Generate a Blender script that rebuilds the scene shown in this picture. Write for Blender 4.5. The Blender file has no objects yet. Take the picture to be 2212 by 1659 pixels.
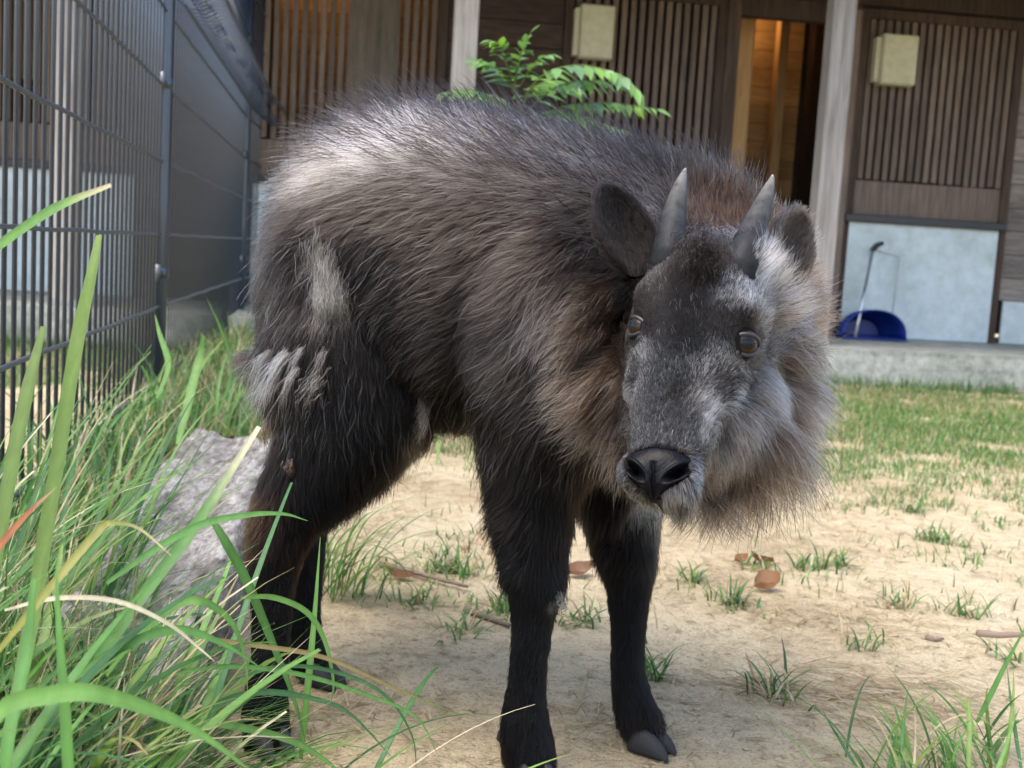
import bpy, bmesh, math, random
import numpy as np
from mathutils import Vector, Matrix, Quaternion
from mathutils.bvhtree import BVHTree
from mathutils.kdtree import KDTree

random.seed(11)
rng = np.random.default_rng(7)
scene = bpy.context.scene
COL = scene.collection
PI = math.pi

# ------------------------------------------------------------------ camera
F_PX, CX, CY, CAM_H = 2520.0, 1106.0, 829.5, 0.53
PITCH, ROLL = math.atan(281 / F_PX), 0.06
fwd = np.array([0, math.cos(PITCH), -math.sin(PITCH)])
_up = np.array([0, math.sin(PITCH), math.cos(PITCH)])
_rt = np.array([1.0, 0, 0])
RT = _rt * math.cos(ROLL) + _up * math.sin(ROLL)
UP = -_rt * math.sin(ROLL) + _up * math.cos(ROLL)
CAM = np.array([0, 0, CAM_H])
cam_data = bpy.data.cameras.new('camera')
cam = bpy.data.objects.new('camera', cam_data)
COL.objects.link(cam)
cam_data.sensor_fit = 'HORIZONTAL'
cam_data.sensor_width = 36.0
cam_data.lens = 36.0 * F_PX / 2212.0
cam_data.clip_start = 0.02
cam_data.clip_end = 500
cam.matrix_world = Matrix(((RT[0], UP[0], -fwd[0], CAM[0]), (RT[1], UP[1], -fwd[1], CAM[1]),
                           (RT[2], UP[2], -fwd[2], CAM[2]), (0, 0, 0, 1)))
cam_data.dof.use_dof = True
cam_data.dof.focus_distance = 1.06
cam_data.dof.aperture_fstop = 11.0
scene.camera = cam

# ------------------------------------------------------------------ sky, sun, exposure
SUN_EL = math.radians(64)
SUN_XY = np.array([-0.55, -0.45]); SUN_XY = SUN_XY / np.linalg.norm(SUN_XY)
world = bpy.data.worlds.new('World')
scene.world = world
world.use_nodes = True
wn = world.node_tree
wn.nodes.clear()
sky = wn.nodes.new('ShaderNodeTexSky')
sky.sky_type = 'NISHITA'
sky.sun_disc = False
sky.sun_elevation = SUN_EL
sky.sun_rotation = math.atan2(SUN_XY[0], SUN_XY[1])
sky.air_density = 1.0
sky.dust_density = 3.0
sky.ozone_density = 0.8
bgn = wn.nodes.new('ShaderNodeBackground')
bgn.inputs['Strength'].default_value = 0.15
won = wn.nodes.new('ShaderNodeOutputWorld')
wn.links.new(sky.outputs[0], bgn.inputs[0])
wn.links.new(bgn.outputs[0], won.inputs[0])
sun_data = bpy.data.lights.new('sun', 'SUN')
sun_data.energy = 1.05
sun_data.angle = math.radians(50)
sun_data.color = (1.0, 0.95, 0.88)
sun = bpy.data.objects.new('sun', sun_data)
COL.objects.link(sun)
_sd = Vector((SUN_XY[0] * math.cos(SUN_EL), SUN_XY[1] * math.cos(SUN_EL), math.sin(SUN_EL)))
sun.rotation_euler = _sd.to_track_quat('Z', 'Y').to_euler()
sun.location = _sd * 20
vs = scene.view_settings
vs.view_transform = 'Standard'
vs.look = 'None'
vs.exposure = 1.98
vs.gamma = 1.0
vs.use_curve_mapping = False
scene.render.engine = 'CYCLES'
scene.cycles.max_bounces = 8
scene.cycles.transparent_max_bounces = 8
scene.cycles_curves.shape = 'RIBBONS'

# ------------------------------------------------------------------ helpers
def ray(x, y):
    return fwd + RT * ((x - CX) / F_PX) - UP * ((y - CY) / F_PX)

def W(x, y, d):                 # a surveyed picture point at a known distance -> place in the world
    return CAM + ray(x, y) * d

def G(x, y, z=0.0):             # picture point on the level z
    r = ray(x, y)
    return CAM + r * ((z - CAM_H) / r[2])

def imgdir(dx, dy, dd=0.0):     # right, down, away from camera
    return RT * dx - UP * dy + fwd * dd

def tag(o, label=None, cat=None, group=None, kind=None):
    if label: o['label'] = label
    if cat: o['category'] = cat
    if group: o['group'] = group
    if kind: o['kind'] = kind
    return o

def empty(name, loc=(0, 0, 0)):
    o = bpy.data.objects.new(name, None)
    o.empty_display_size = 0.05
    o.location = loc
    COL.objects.link(o)
    return o

def link_mesh(name, me, mat=None, parent=None):
    o = bpy.data.objects.new(name, me)
    COL.objects.link(o)
    if mat is not None and len(me.materials) == 0:
        me.materials.append(mat)
    if parent is not None:
        o.parent = parent
        o.matrix_parent_inverse = parent_inv(parent)
    return o

def parent_inv(p):
    m = Matrix.Translation(p.location) @ p.rotation_euler.to_matrix().to_4x4()
    if p.parent is not None:
        m = (Matrix.Translation(p.parent.location) @ p.parent.rotation_euler.to_matrix().to_4x4()) @ p.matrix_parent_inverse @ m
    return m.inverted()

def mk(name, verts, faces, mat=None, parent=None, smooth=False, col=None):
    me = bpy.data.meshes.new(name)
    me.from_pydata([tuple(map(float, v)) for v in verts], [], [tuple(map(int, f)) for f in faces])
    if smooth:
        me.polygons.foreach_set('use_smooth', [True] * len(me.polygons))
    if col is not None:
        a = me.attributes.new('col', 'FLOAT_COLOR', 'POINT')
        c = np.ones((len(verts), 4), np.float32); c[:, :3] = np.asarray(col)
        a.data.foreach_set('color', c.ravel())
    me.update()
    return link_mesh(name, me, mat, parent)

def big_mesh(name, V, Q, mat, col=None, parent=None, smooth=True):
    """many quads at once: V (n,3), Q (m,4)"""
    me = bpy.data.meshes.new(name)
    me.vertices.add(len(V)); me.vertices.foreach_set('co', np.ascontiguousarray(V, np.float32).ravel())
    m = len(Q)
    me.loops.add(m * 4); me.loops.foreach_set('vertex_index', np.ascontiguousarray(Q, np.int32).ravel())
    me.polygons.add(m); me.polygons.foreach_set('loop_start', np.arange(0, 4 * m, 4, dtype=np.int32))
    me.polygons.foreach_set('use_smooth', np.full(m, smooth))
    if col is not None:
        a = me.attributes.new('col', 'FLOAT_COLOR', 'POINT')
        c = np.ones((len(V), 4), np.float32); c[:, :3] = col
        a.data.foreach_set('color', c.ravel())
    me.update(calc_edges=True); me.validate()
    return link_mesh(name, me, mat, parent)

BOXF = [(0, 1, 3, 2), (4, 6, 7, 5), (0, 4, 5, 1), (2, 3, 7, 6), (0, 2, 6, 4), (1, 5, 7, 3)]

def noise2(x, y, s=0, octv=3):
    """smooth value noise, numpy"""
    out = np.zeros_like(x, float); amp = 1.0; tot = 0
    for k in range(octv):
        f = 2.0 ** k
        xi, yi = np.floor(x * f).astype(int), np.floor(y * f).astype(int)
        fx, fy = x * f - xi, y * f - yi
        fx, fy = fx * fx * (3 - 2 * fx), fy * fy * (3 - 2 * fy)
        def h(a, b):
            n = (a * 374761393 + b * 668265263 + (s + k) * 982451653) & 0x7fffffff
            n = ((n ^ (n >> 13)) * 1274126177) & 0x7fffffff
            return ((n ^ (n >> 16)) & 0xffff) / 65535.0
        v = (h(xi, yi) * (1 - fx) + h(xi + 1, yi) * fx) * (1 - fy) + (h(xi, yi + 1) * (1 - fx) + h(xi + 1, yi + 1) * fx) * fy
        out += amp * v; tot += amp; amp *= 0.5
    return out / tot

def noise3(P, s=0):
    return (noise2(P[:, 0] + 13.7 * P[:, 2], P[:, 1] - 3.1 * P[:, 2], s, 2) + noise2(P[:, 1] + 5.3, P[:, 2] * 1.1 + P[:, 0] * .7, s + 9, 2)) * .5

# ------------------------------------------------------------------ materials
def new_mat(name):
    m = bpy.data.materials.new(name); m.use_nodes = True
    nt = m.node_tree
    b = nt.nodes['Principled BSDF']
    return m, nt, b

def ramp(nt, src, stops):
    r = nt.nodes.new('ShaderNodeValToRGB')
    e = r.color_ramp.elements
    while len(e) < len(stops): e.new(0.5)
    for i, (p, c) in enumerate(stops):
        e[i].position = p; e[i].color = (*c, 1)
    nt.links.new(src, r.inputs[0])
    return r.outputs[0]

def tex(nt, kind='noise', scale=5, detail=6, rough=.6, coords='Object', stretch=None, dist=0):
    tc = nt.nodes.new('ShaderNodeTexCoord')
    v = tc.outputs[coords]
    if stretch:
        mp = nt.nodes.new('ShaderNodeMapping'); mp.inputs['Scale'].default_value = stretch
        nt.links.new(v, mp.inputs[0]); v = mp.outputs[0]
    n = nt.nodes.new('ShaderNodeTexNoise')
    n.inputs['Scale'].default_value = scale; n.inputs['Detail'].default_value = detail
    n.inputs['Roughness'].default_value = rough; n.inputs['Distortion'].default_value = dist
    nt.links.new(v, n.inputs['Vector'])
    return n.outputs['Fac']

def mix(nt, a, b, fac, mode='MIX'):
    n = nt.nodes.new('ShaderNodeMix'); n.data_type = 'RGBA'; n.blend_type = mode
    for sock, val in ((n.inputs[6], a), (n.inputs[7], b), (n.inputs[0], fac)):
        if hasattr(val, 'is_output'): nt.links.new(val, sock)
        elif isinstance(val, (int, float)): sock.default_value = val
        else: sock.default_value = (*val, 1)
    return n.outputs[2]

def bump(nt, b, src, strength=.3, dist=.01):
    n = nt.nodes.new('ShaderNodeBump'); n.inputs['Strength'].default_value = strength
    n.inputs['Distance'].default_value = dist
    nt.links.new(src, n.inputs['Height']); nt.links.new(n.outputs[0], b.inputs['Normal'])

def wood(name, c1, c2, c3, rough=.75, axis='z', grain=1.0):
    m, nt, b = new_mat(name)
    st = {'z': (1, 1, .06), 'x': (.06, 1, 1)}[axis]
    g = tex(nt, scale=70 * grain, detail=5, stretch=st, dist=.6)
    big = tex(nt, scale=3.5, detail=3, stretch=st)
    oi = nt.nodes.new('ShaderNodeObjectInfo')
    c = ramp(nt, g, [(.28, c1), (.5, c2), (.75, c3)])
    c = mix(nt, c, ramp(nt, big, [(.3, (.55, .55, .55)), (.7, (1.15, 1.12, 1.1))]), .7, 'MULTIPLY')
    c = mix(nt, c, ramp(nt, oi.outputs['Random'], [(0, (.72, .7, .7)), (1, (1.15, 1.1, 1.05))]), .8, 'MULTIPLY')
    nt.links.new(c, b.inputs['Base Color']); b.inputs['Roughness'].default_value = rough
    b.inputs['Specular IOR Level'].default_value = .25
    bump(nt, b, g, .35, .004)
    return m

M_dark = wood('stained_timber', (.030, .020, .014), (.062, .042, .031), (.10, .072, .055))
M_darkh = wood('stained_boards', (.026, .018, .013), (.055, .037, .027), (.09, .062, .046), axis='x')
M_slat = wood('slat_timber', (.105, .078, .06), (.165, .127, .102), (.235, .19, .16))
M_grey = wood('weathered_post', (.27, .235, .20), (.42, .39, .35), (.56, .53, .49), grain=.8)
M_greyboard = wood('weathered_siding', (.13, .11, .095), (.22, .19, .165), (.31, .28, .25), axis='x')
M_fresh = wood('fresh_timber', (.36, .21, .09), (.47, .29, .13), (.56, .37, .18), axis='x')
M_freshv = wood('fresh_stud', (.36, .21, .09), (.47, .29, .13), (.56, .37, .18))

def plain(name, c, rough=.5, metal=0.0, spec=.5):
    m, nt, b = new_mat(name)
    n = tex(nt, scale=25, detail=5)
    col = mix(nt, tuple(c), ramp(nt, n, [(.3, (.7, .7, .7)), (.7, (1.1, 1.1, 1.1))]), .6, 'MULTIPLY')
    nt.links.new(col, b.inputs['Base Color'])
    b.inputs['Roughness'].default_value = rough; b.inputs['Metallic'].default_value = metal
    b.inputs['Specular IOR Level'].default_value = spec
    return m

M_sill = plain('black_sill_metal', (.02, .021, .024), .4)
M_fence = plain('black_coated_wire', (.022, .033, .052), .32, 0, .9)  # black coating; its blue tint stands in for reflected sky
M_rail = plain('coated_rail_wire', (.06, .066, .075), .35, 0, .8)
M_clamp = plain('galvanised_clamp', (.35, .36, .38), .35, .9)
M_card = plain('cream_card', (.50, .47, .31), .7)
M_blue = plain('blue_plastic', (.008, .03, .20), .35)
M_steelrod = plain('steel_rod', (.55, .57, .6), .3, .9)
M_black = plain('black_rubber', (.015, .015, .016), .6)
M_leafdry = plain('dry_leaf', (.28, .13, .07), .6)
M_twig = plain('dead_twig', (.16, .115, .08), .8)

def steel():
    m, nt, b = new_mat('galvanised_sheet')
    n1 = tex(nt, scale=2.2, detail=7, rough=.65, dist=.5)
    n2 = tex(nt, scale=14, detail=6, rough=.7)
    c = ramp(nt, n1, [(.25, (.36, .40, .38)), (.5, (.50, .56, .57)), (.75, (.60, .66, .68))])
    c = mix(nt, c, ramp(nt, n2, [(.3, (.72, .72, .66)), (.62, (1, 1, 1))]), .75, 'MULTIPLY')
    nt.links.new(c, b.inputs['Base Color'])
    b.inputs['Metallic'].default_value = .35; b.inputs['Roughness'].default_value = .55
    return m
M_steel = steel()

def concrete():
    m, nt, b = new_mat('mossy_concrete')
    n1 = tex(nt, scale=3.2, detail=8, rough=.7)
    n2 = tex(nt, scale=24, detail=8, rough=.75)
    c = ramp(nt, n1, [(.3, (.16, .18, .14)), (.5, (.33, .33, .29)), (.7, (.46, .45, .41))])
    c = mix(nt, c, ramp(nt, n2, [(.35, (.45, .48, .42)), (.6, (1.05, 1.05, 1.02))]), .85, 'MULTIPLY')
    nt.links.new(c, b.inputs['Base Color']); b.inputs['Roughness'].default_value = .9
    bump(nt, b, n2, .5, .006)
    return m
M_conc = concrete()

def soil():
    m, nt, b = new_mat('sandy_soil')
    n1 = tex(nt, scale=1.7, detail=6, rough=.6)
    n2 = tex(nt, scale=26, detail=9, rough=.72)
    n3 = tex(nt, scale=230, detail=4, rough=.7)
    c = ramp(nt, n1, [(.3, (.34, .265, .16)), (.5, (.50, .41, .265)), (.75, (.59, .51, .36))])
    c = mix(nt, c, ramp(nt, n2, [(.34, (.62, .58, .53)), (.52, (1.10, 1.09, 1.07))]), .75, 'MULTIPLY')
    c = mix(nt, c, ramp(nt, n3, [(.36, (.45, .41, .36)), (.48, (1.10, 1.10, 1.10))]), .65, 'MULTIPLY')
    nt.links.new(c, b.inputs['Base Color']); b.inputs['Roughness'].default_value = .95
    b.inputs['Specular IOR Level'].default_value = .15
    ad = nt.nodes.new('ShaderNodeMath'); ad.operation = 'MULTIPLY_ADD'
    nt.links.new(n3, ad.inputs[0]); ad.inputs[1].default_value = .35; nt.links.new(n2, ad.inputs[2])
    bump(nt, b, ad.outputs[0], 1.0, .02)
    return m
M_soil = soil()

def beam_mat():
    m, nt, b = new_mat('weathered_beam')
    st = (1, .16, 1)
    n1 = tex(nt, scale=38, detail=8, rough=.7, stretch=st, dist=.8)
    n2 = tex(nt, scale=130, detail=5, rough=.7, stretch=(1, .35, 1))
    c = ramp(nt, n1, [(.3, (.05, .043, .036)), (.45, (.22, .20, .175)), (.6, (.42, .395, .36)), (.8, (.55, .53, .49))])
    c = mix(nt, c, ramp(nt, n2, [(.35, (.35, .34, .33)), (.55, (1.08, 1.08, 1.08))]), .8, 'MULTIPLY')
    nt.links.new(c, b.inputs['Base Color']); b.inputs['Roughness'].default_value = .9
    b.inputs['Specular IOR Level'].default_value = .2
    ad = nt.nodes.new('ShaderNodeMath'); ad.operation = 'ADD'
    nt.links.new(n1, ad.inputs[0]); nt.links.new(n2, ad.inputs[1])
    bump(nt, b, ad.outputs[0], .9, .012)
    return m
M_beam = beam_mat()

def leaf_mat(name, trans=.45, rough=.45, gloss=.4):
    m, nt, b = new_mat(name)
    at = nt.nodes.new('ShaderNodeAttribute'); at.attribute_name = 'col'
    n = tex(nt, scale=120, detail=3, stretch=(1, 1, .15))
    c = mix(nt, at.outputs['Color'], ramp(nt, n, [(.35, (.8, .8, .75)), (.65, (1.15, 1.15, 1.1))]), .6, 'MULTIPLY')
    nt.links.new(c, b.inputs['Base Color'])
    b.inputs['Roughness'].default_value = rough; b.inputs['Specular IOR Level'].default_value = gloss
    tr = nt.nodes.new('ShaderNodeBsdfTranslucent'); nt.links.new(c, tr.inputs['Color'])
    ms = nt.nodes.new('ShaderNodeMixShader'); ms.inputs[0].default_value = trans
    nt.links.new(b.outputs[0], ms.inputs[1]); nt.links.new(tr.outputs[0], ms.inputs[2])
    nt.links.new(ms.outputs[0], nt.nodes['Material Output'].inputs['Surface'])
    return m
M_blade = leaf_mat('grass_blade')
M_leaf = leaf_mat('shrub_leaf', .4, .35, .5)

# ------------------------------------------------------------------ ground
def ground_h(x, y):
    x = np.asarray(x, float); y = np.asarray(y, float)
    return (noise2(x * 1.1 + 40, y * 1.1 + 40, 3, 2) - .5) * .018 + (noise2(x * 6 + 40, y * 6 + 40, 4, 3) - .5) * .010

def build_ground():
    xs = np.concatenate([np.linspace(-40, -3.2, 14)[:-1], np.linspace(-3.2, 4.0, 240), np.linspace(4.0, 40, 14)[1:]])
    ys = np.concatenate([np.linspace(-30, .4, 10)[:-1], np.linspace(.4, 6.0, 200), np.linspace(6.0, 60, 14)[1:]])
    X, Y = np.meshgrid(xs, ys)
    Z = ground_h(X, Y)
    near = (np.abs(X) < 4.2) & (Y > 0) & (Y < 6.5)
    Z = np.where(near, Z, -0.004)
    V = np.stack([X.ravel(), Y.ravel(), Z.ravel()], 1)
    nx, ny = len(xs), len(ys)
    i = np.arange(nx * ny).reshape(ny, nx)
    Q = np.stack([i[:-1, :-1], i[:-1, 1:], i[1:, 1:], i[1:, :-1]], -1).reshape(-1, 4)
    return tag(big_mesh('ground', V, Q, M_soil), kind='structure')
build_ground()

# ------------------------------------------------------------------ timber animal house
BA = math.radians(6.0)
BO = np.array([0, 6.6, 0])
BU = np.array([math.cos(BA), math.sin(BA), 0])
BV = np.array([-math.sin(BA), math.cos(BA), 0])     # into the building
def B(u, v, z): return BO + BU * u + BV * v + np.array([0, 0, z])

house = empty('animal_house', tuple(B(0, 0, 0.17)))
tag(house, 'dark timber animal house with slatted doors and a deep open veranda', 'building')

def bbox(name, u0, u1, v0, v1, z0, z1, mat, parent=house, bev=0.0):
    vs_ = [B(u, v, z) for u in (u0, u1) for v in (v0, v1) for z in (z0, z1)]
    if bev <= 0:
        return mk(name, vs_, BOXF, mat, parent)
    bm = bmesh.new()
    bvs = [bm.verts.new(tuple(v)) for v in vs_]
    for f in BOXF: bm.faces.new([bvs[i] for i in f])
    bmesh.ops.recalc_face_normals(bm, faces=bm.faces)
    bmesh.ops.bevel(bm, geom=list(bm.edges), offset=bev, segments=1, affect='EDGES')
    me = bpy.data.meshes.new(name); bm.to_mesh(me); bm.free()
    return link_mesh(name, me, mat, parent)

def veranda():
    vs_ = [B(u, v, z) for u in (-7.0, 8.0) for v in (-1.15, 0.9) for z in (-.15, .172)]
    bm = bmesh.new()
    bvs = [bm.verts.new(tuple(v)) for v in vs_]
    for f in BOXF: bm.faces.new([bvs[i] for i in f])
    bmesh.ops.recalc_face_normals(bm, faces=bm.faces)
    bmesh.ops.subdivide_edges(bm, edges=list(bm.edges), cuts=5, use_grid_fill=True)
    for v in bm.verts:
        v.co += Vector((random.uniform(-.004, .004),) * 3)
    me = bpy.data.meshes.new('veranda_floor'); bm.to_mesh(me); bm.free()
    return tag(link_mesh('veranda_floor', me, M_conc), kind='structure')
veranda()

def slat_door(u0, u1, z0=1.075, z1=1.965, kick=True, sheet=None, lower=True, first=0.0):
    fr = [(u0 - .05, u0, .17, 2.02), (u1, u1 + .05, .17, 2.02)]
    vs_, fs_ = [], []
    for a, b, zz0, zz1 in fr + [(u0, u1, z1 + .003, 2.02)]:
        k = len(vs_)
        vs_ += [B(u, v, z) for u in (a, b) for v in (-.03, .02) for z in (zz0, zz1)]
        fs_ += [tuple(i + k for i in f) for f in BOXF]
    door = mk('sliding_door', vs_, fs_, M_dark, house)
    n = max(3, int(round((u1 - u0) / .0495)))
    pitch = (u1 - u0) / n
    for i in range(n):
        c = u0 + pitch * (i + .5)
        bbox('slat', c - .0145, c + .0145, -.022 + random.uniform(-.002, .002), .012, z0 + random.uniform(-.004, .004), z1, M_slat, door)
    if lower:
        bbox('board', u0 + .001, u1 - .001, -.012, .01, .868, z0 - .008, M_slat, door)
        bbox('sill', u0 - .055, u1 + .03, -.075, -.031, .83, .872, M_sill, door, .004)
    if kick:
        bbox('kick_plate', u0 - .02, u1 - .002, -.042, -.033, .176, .828, M_steel, door)
    return door

doorA = slat_door(-1.46, -.52)
doorB = slat_door(.22, 1.03)
doorC = slat_door(1.90, 2.78)
doorD = slat_door(-3.05, -2.1)
doorE = slat_door(-4.35, -3.45)
bbox('pale_sheet', -1.01, -.73, .022, .03, 1.0, 1.98, M_card, doorA)
bbox('pale_sheet', -2.86, -2.5, .022, .03, 1.3, 1.98, M_card, doorD)

def boards(u0, u1, z0, z1, mat, h=.135, v0=-.01, v1=.02):
    z = z0
    while z < z1 - .01:
        zt = min(z + h - .004, z1)
        d = random.uniform(-.004, .003)
        bbox('wall_board', u0, u1, v0 + d, v1 + d, z, zt, mat)
        z += h
boards(-.465, .165, .18, 2.03, M_darkh)
boards(2.835, 6.9, .43, 2.03, M_greyboard)
boards(-2.04, -1.515, .18, 2.03, M_darkh)
boards(-3.39, -3.105, .18, 2.03, M_darkh)
bbox('footing_sheet', 2.86, 6.9, -.03, -.012, .178, .425, M_steel)
bbox('door_jamb', 1.082, 1.155, -.04, .06, .172, 2.03, M_dark)
bbox('door_jamb', 1.70, 1.845, -.035, .06, .172, 2.03, M_dark)
bbox('door_jamb', 1.795, 1.843, -.055, -.037, .172, 2.0, M_slat)
bbox('lintel', -4.6, 6.9, -.06, .10, 2.032, 2.20, M_dark)
bbox('door_head', 1.157, 1.698, -.03, .05, 1.925, 2.03, M_dark)
bbox('upper_wall', -4.6, 6.9, -.02, .04, 2.202, 2.75, M_darkh)
# the room behind
bbox('back_wall_core', -4.6, 4.6, 1.26, 1.30, .172, 2.75, M_darkh)
z = .18
while z < 2.5:
    bbox('inner_board', 1.05, 1.95, 1.225, 1.258, z, z + .116, M_fresh); z += .12
bbox('inner_stud', 1.225, 1.33, .30, .40, .172, 2.4, M_freshv)
bbox('inner_stud', 1.345, 1.40, .50, .56, .172, 2.4, M_freshv)
bbox('inner_stud', 1.70, 1.76, .95, 1.05, .172, 2.4, M_freshv)
bbox('inner_partition', 1.00, 1.03, .10, 1.22, .172, 2.4, M_darkh)
bbox('inner_partition', -1.62, -1.58, .10, 1.22, .172, 2.4, M_darkh)
bbox('inner_partition', 1.98, 2.02, .10, 1.22, .172, 2.4, M_darkh)
z = .6
while z < 2.5:
    bbox('inner_board', -1.5, -.5, .85, .88, z, z + .116, M_fresh); z += .12
bbox('inner_ceiling', -4.6, 4.6, .06, 1.26, 2.45, 2.5, M_darkh)
bbox('inner_note', 1.47, 1.545, 1.20, 1.222, .95, 1.14, M_card)
# roof, rafters, posts
def roof():
    vs_ = []
    for u in (-5.2, 7.2):
        for v, zb in ((-1.75, 2.26), (1.6, 2.95)):
            for dz in (0, .09): vs_.append(B(u, v, zb + dz))
    return mk('roof', vs_, BOXF, M_darkh, house)
roof()
for u in np.arange(-4.4, 6.9, .82):
    vs_ = []
    for du in (0, .06):
        for v, zb in ((-1.7, 2.265), (-.07, 2.60)):
            for dz in (-.11, 0): vs_.append(B(u + du, v, zb + dz))
    mk('rafter', vs_, BOXF, M_dark, house)
bbox('eave_beam', -5.0, 7.0, -1.02, -.90, 2.10, 2.285, M_dark)
for u in (-3.98, -2.2, -.42, 1.375, 3.15, 4.92, 6.7):
    p = bbox('post', u - .056, u + .056, -1.04, -.928, .172, 2.098, M_grey, house, .006)
    bbox('post_shoe', u - .062, u + .062, -1.046, -.922, .173, .20, M_clamp, p)
def brace(u):
    a, b = B(u, -.90, 1.98), B(u - .35, -.12, 2.28)
    vs_ = []
    for q in (a, b):
        for du in (-.03, .03):
            for dz in (-.035, .035): vs_.append(q + BU * du + np.array([0, 0, dz]))
    mk('brace', [vs_[i] for i in (0, 1, 2, 3, 4, 5, 6, 7)], BOXF, M_slat, house)
brace(1.33); brace(3.1)

# ------------------------------------------------------------------ lit bulbs inside the house
def bulb(u, v, z, energy, label):
    c = B(u, v, z)
    m, nt, b = new_mat('lit_bulb')
    b.inputs['Base Color'].default_value = (1, .8, .5, 1)
    b.inputs['Emission Color'].default_value = (1, .62, .25, 1); b.inputs['Emission Strength'].default_value = 12
    bm = bmesh.new()
    bmesh.ops.create_uvsphere(bm, u_segments=14, v_segments=10, radius=.03)
    for q in bm.verts:
        if q.co.z > 0: q.co.x *= 1 - .5 * q.co.z / .03; q.co.y *= 1 - .5 * q.co.z / .03; q.co.z *= 1.5
        q.co += Vector(c)
    me = bpy.data.meshes.new('light_bulb'); bm.to_mesh(me); bm.free()
    o = link_mesh('light_bulb', me, m)
    tag(o, label, 'light bulb')
    cap = bpy.data.meshes.new('bulb_socket')
    bm = bmesh.new()
    bmesh.ops.create_cone(bm, cap_ends=True, segments=12, radius1=.018, radius2=.014, depth=.06)
    for q in bm.verts: q.co += Vector(c) + Vector((0, 0, .073))
    bm.to_mesh(cap); bm.free()
    link_mesh('socket', cap, M_black, o)
    ld = bpy.data.lights.new('bulb_light', 'POINT'); ld.energy = energy; ld.color = (1, .55, .2); ld.shadow_soft_size = .05
    lo = bpy.data.objects.new('bulb_light', ld); COL.objects.link(lo)
    lo.location = tuple(c - np.array([0, 0, .09])); lo.parent = o
bulb(1.46, 1.02, 2.2, .5, 'small lit bulb hanging inside the open doorway')
bulb(-1.25, .5, 2.28, .5, 'small lit bulb hanging behind the slatted door next to the fence')

# ------------------------------------------------------------------ cream boxes on the slats
def wall_box(u0, u1, z0, z1, label, flap):
    o = bbox('wall_box', u0, u1, -.11, -.026, z0, z1, M_card, None, .006)
    tag(o, label, 'wall box', 'cream boxes fixed over the slatted doors')
    bbox('lid', u0 + .006, u1 - .004, -.118, -.112, z0 + .006, z1 - .006, M_card, o, .002)
    bbox('side_flap', u0 - .03, u0 - .002, -.09, -.03, z0 + .012, z1 - .02, M_card, o, .002)
wall_box(.245, .43, 1.615, 1.90, 'cream box fixed on the slats between the dark boards and the doorway', 0)
wall_box(1.955, 2.16, 1.60, 1.875, 'cream box fixed on the slatted door above the dustpan', 1)

# ------------------------------------------------------------------ dustpan
def dustpan():
    base = B(1.98, -.16, .174)
    root = empty('dustpan', tuple(base))
    tag(root, 'blue plastic dustpan with a long steel handle against the metal sheet', 'dustpan')
    n = 16
    vs_, fs_ = [], []
    for k, (v, s) in enumerate(((-.15, 1.0), (-.05, .97), (.03, .85), (.06, .6))):
        for i in range(n + 1):
            a = PI * i / n
            vs_.append(base + BU * (-math.cos(a) * .185 * s) + BV * v + np.array([0, 0, (math.sin(a) ** .8) * .165 * s + .004]))
    for k in range(3):
        for i in range(n):
            a = k * (n + 1) + i; fs_.append((a, a + 1, a + n + 2, a + n + 1))
    hood = mk('hood', vs_, fs_, M_blue, root, True)
    so = hood.modifiers.new('t', 'SOLIDIFY'); so.thickness = .005
    vs_, fs_ = [], []
    c = 3 * (n + 1)
    back = [base + BU * (-math.cos(PI * i / n) * .111) + BV * .06 + np.array([0, 0, (math.sin(PI * i / n) ** .8) * .099 + .004]) for i in range(n + 1)]
    mk('back_plate', back, [tuple(range(n + 1))], M_blue, root)
    pan = [base + BU * u + BV * v + np.array([0, 0, z]) for u, v, z in ((-.185, -.17, .002), (.185, -.17, .002), (.17, .06, .012), (-.17, .06, .012))]
    pan += [p + np.array([0, 0, .006]) for p in pan]
    mk('pan', pan, [(0, 1, 2, 3), (7, 6, 5, 4), (0, 4, 5, 1), (1, 5, 6, 2), (2, 6, 7, 3), (3, 7, 4, 0)], M_blue, root)
    a, b = base + BU * -.12 + BV * -.165 + np.array([0, 0, .01]), base + BU * .045 + BV * .10 + np.array([0, 0, .50])
    tube('handle', [a, (a + b) / 2, b], [.009] * 3, M_steelrod, root)
    tube('grip', [b, b + (b - a) * .06 + BU * .02, b + (b - a) * .09 + BU * .05], [.014, .016, .013], M_black, root)
    tube('wire_stay', [b + BU * .03, b + BU * .17 + np.array([0, 0, -.03]), base + BU * .17 + BV * .05 + np.array([0, 0, .06])], [.003] * 3, M_steelrod, root)

def tube(name, pts, rad, mat, parent=None, seg=8, col=None):
    pts = [np.asarray(p, float) for p in pts]
    vs_, fs_ = [], []
    for i, p in enumerate(pts):
        t = pts[min(i + 1, len(pts) - 1)] - pts[max(i - 1, 0)]
        t = t / (np.linalg.norm(t) + 1e-9)
        h = np.array([0, 0, 1.0]) if abs(t[2]) < .9 else np.array([1.0, 0, 0])
        a = np.cross(t, h); a /= np.linalg.norm(a); b = np.cross(t, a)
        for k in range(seg):
            an = 2 * PI * k / seg
            vs_.append(p + (a * math.cos(an) + b * math.sin(an)) * rad[i])
    n = len(pts)
    for i in range(n - 1):
        for k in range(seg):
            fs_.append((i * seg + k, i * seg + (k + 1) % seg, (i + 1) * seg + (k + 1) % seg, (i + 1) * seg + k))
    fs_.append(tuple(range(seg))[::-1]); fs_.append(tuple((n - 1) * seg + k for k in range(seg)))
    return mk(name, vs_, fs_, mat, parent, True, col=None if col is None else np.tile(np.asarray(col), (len(vs_), 1)))
dustpan()

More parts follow.
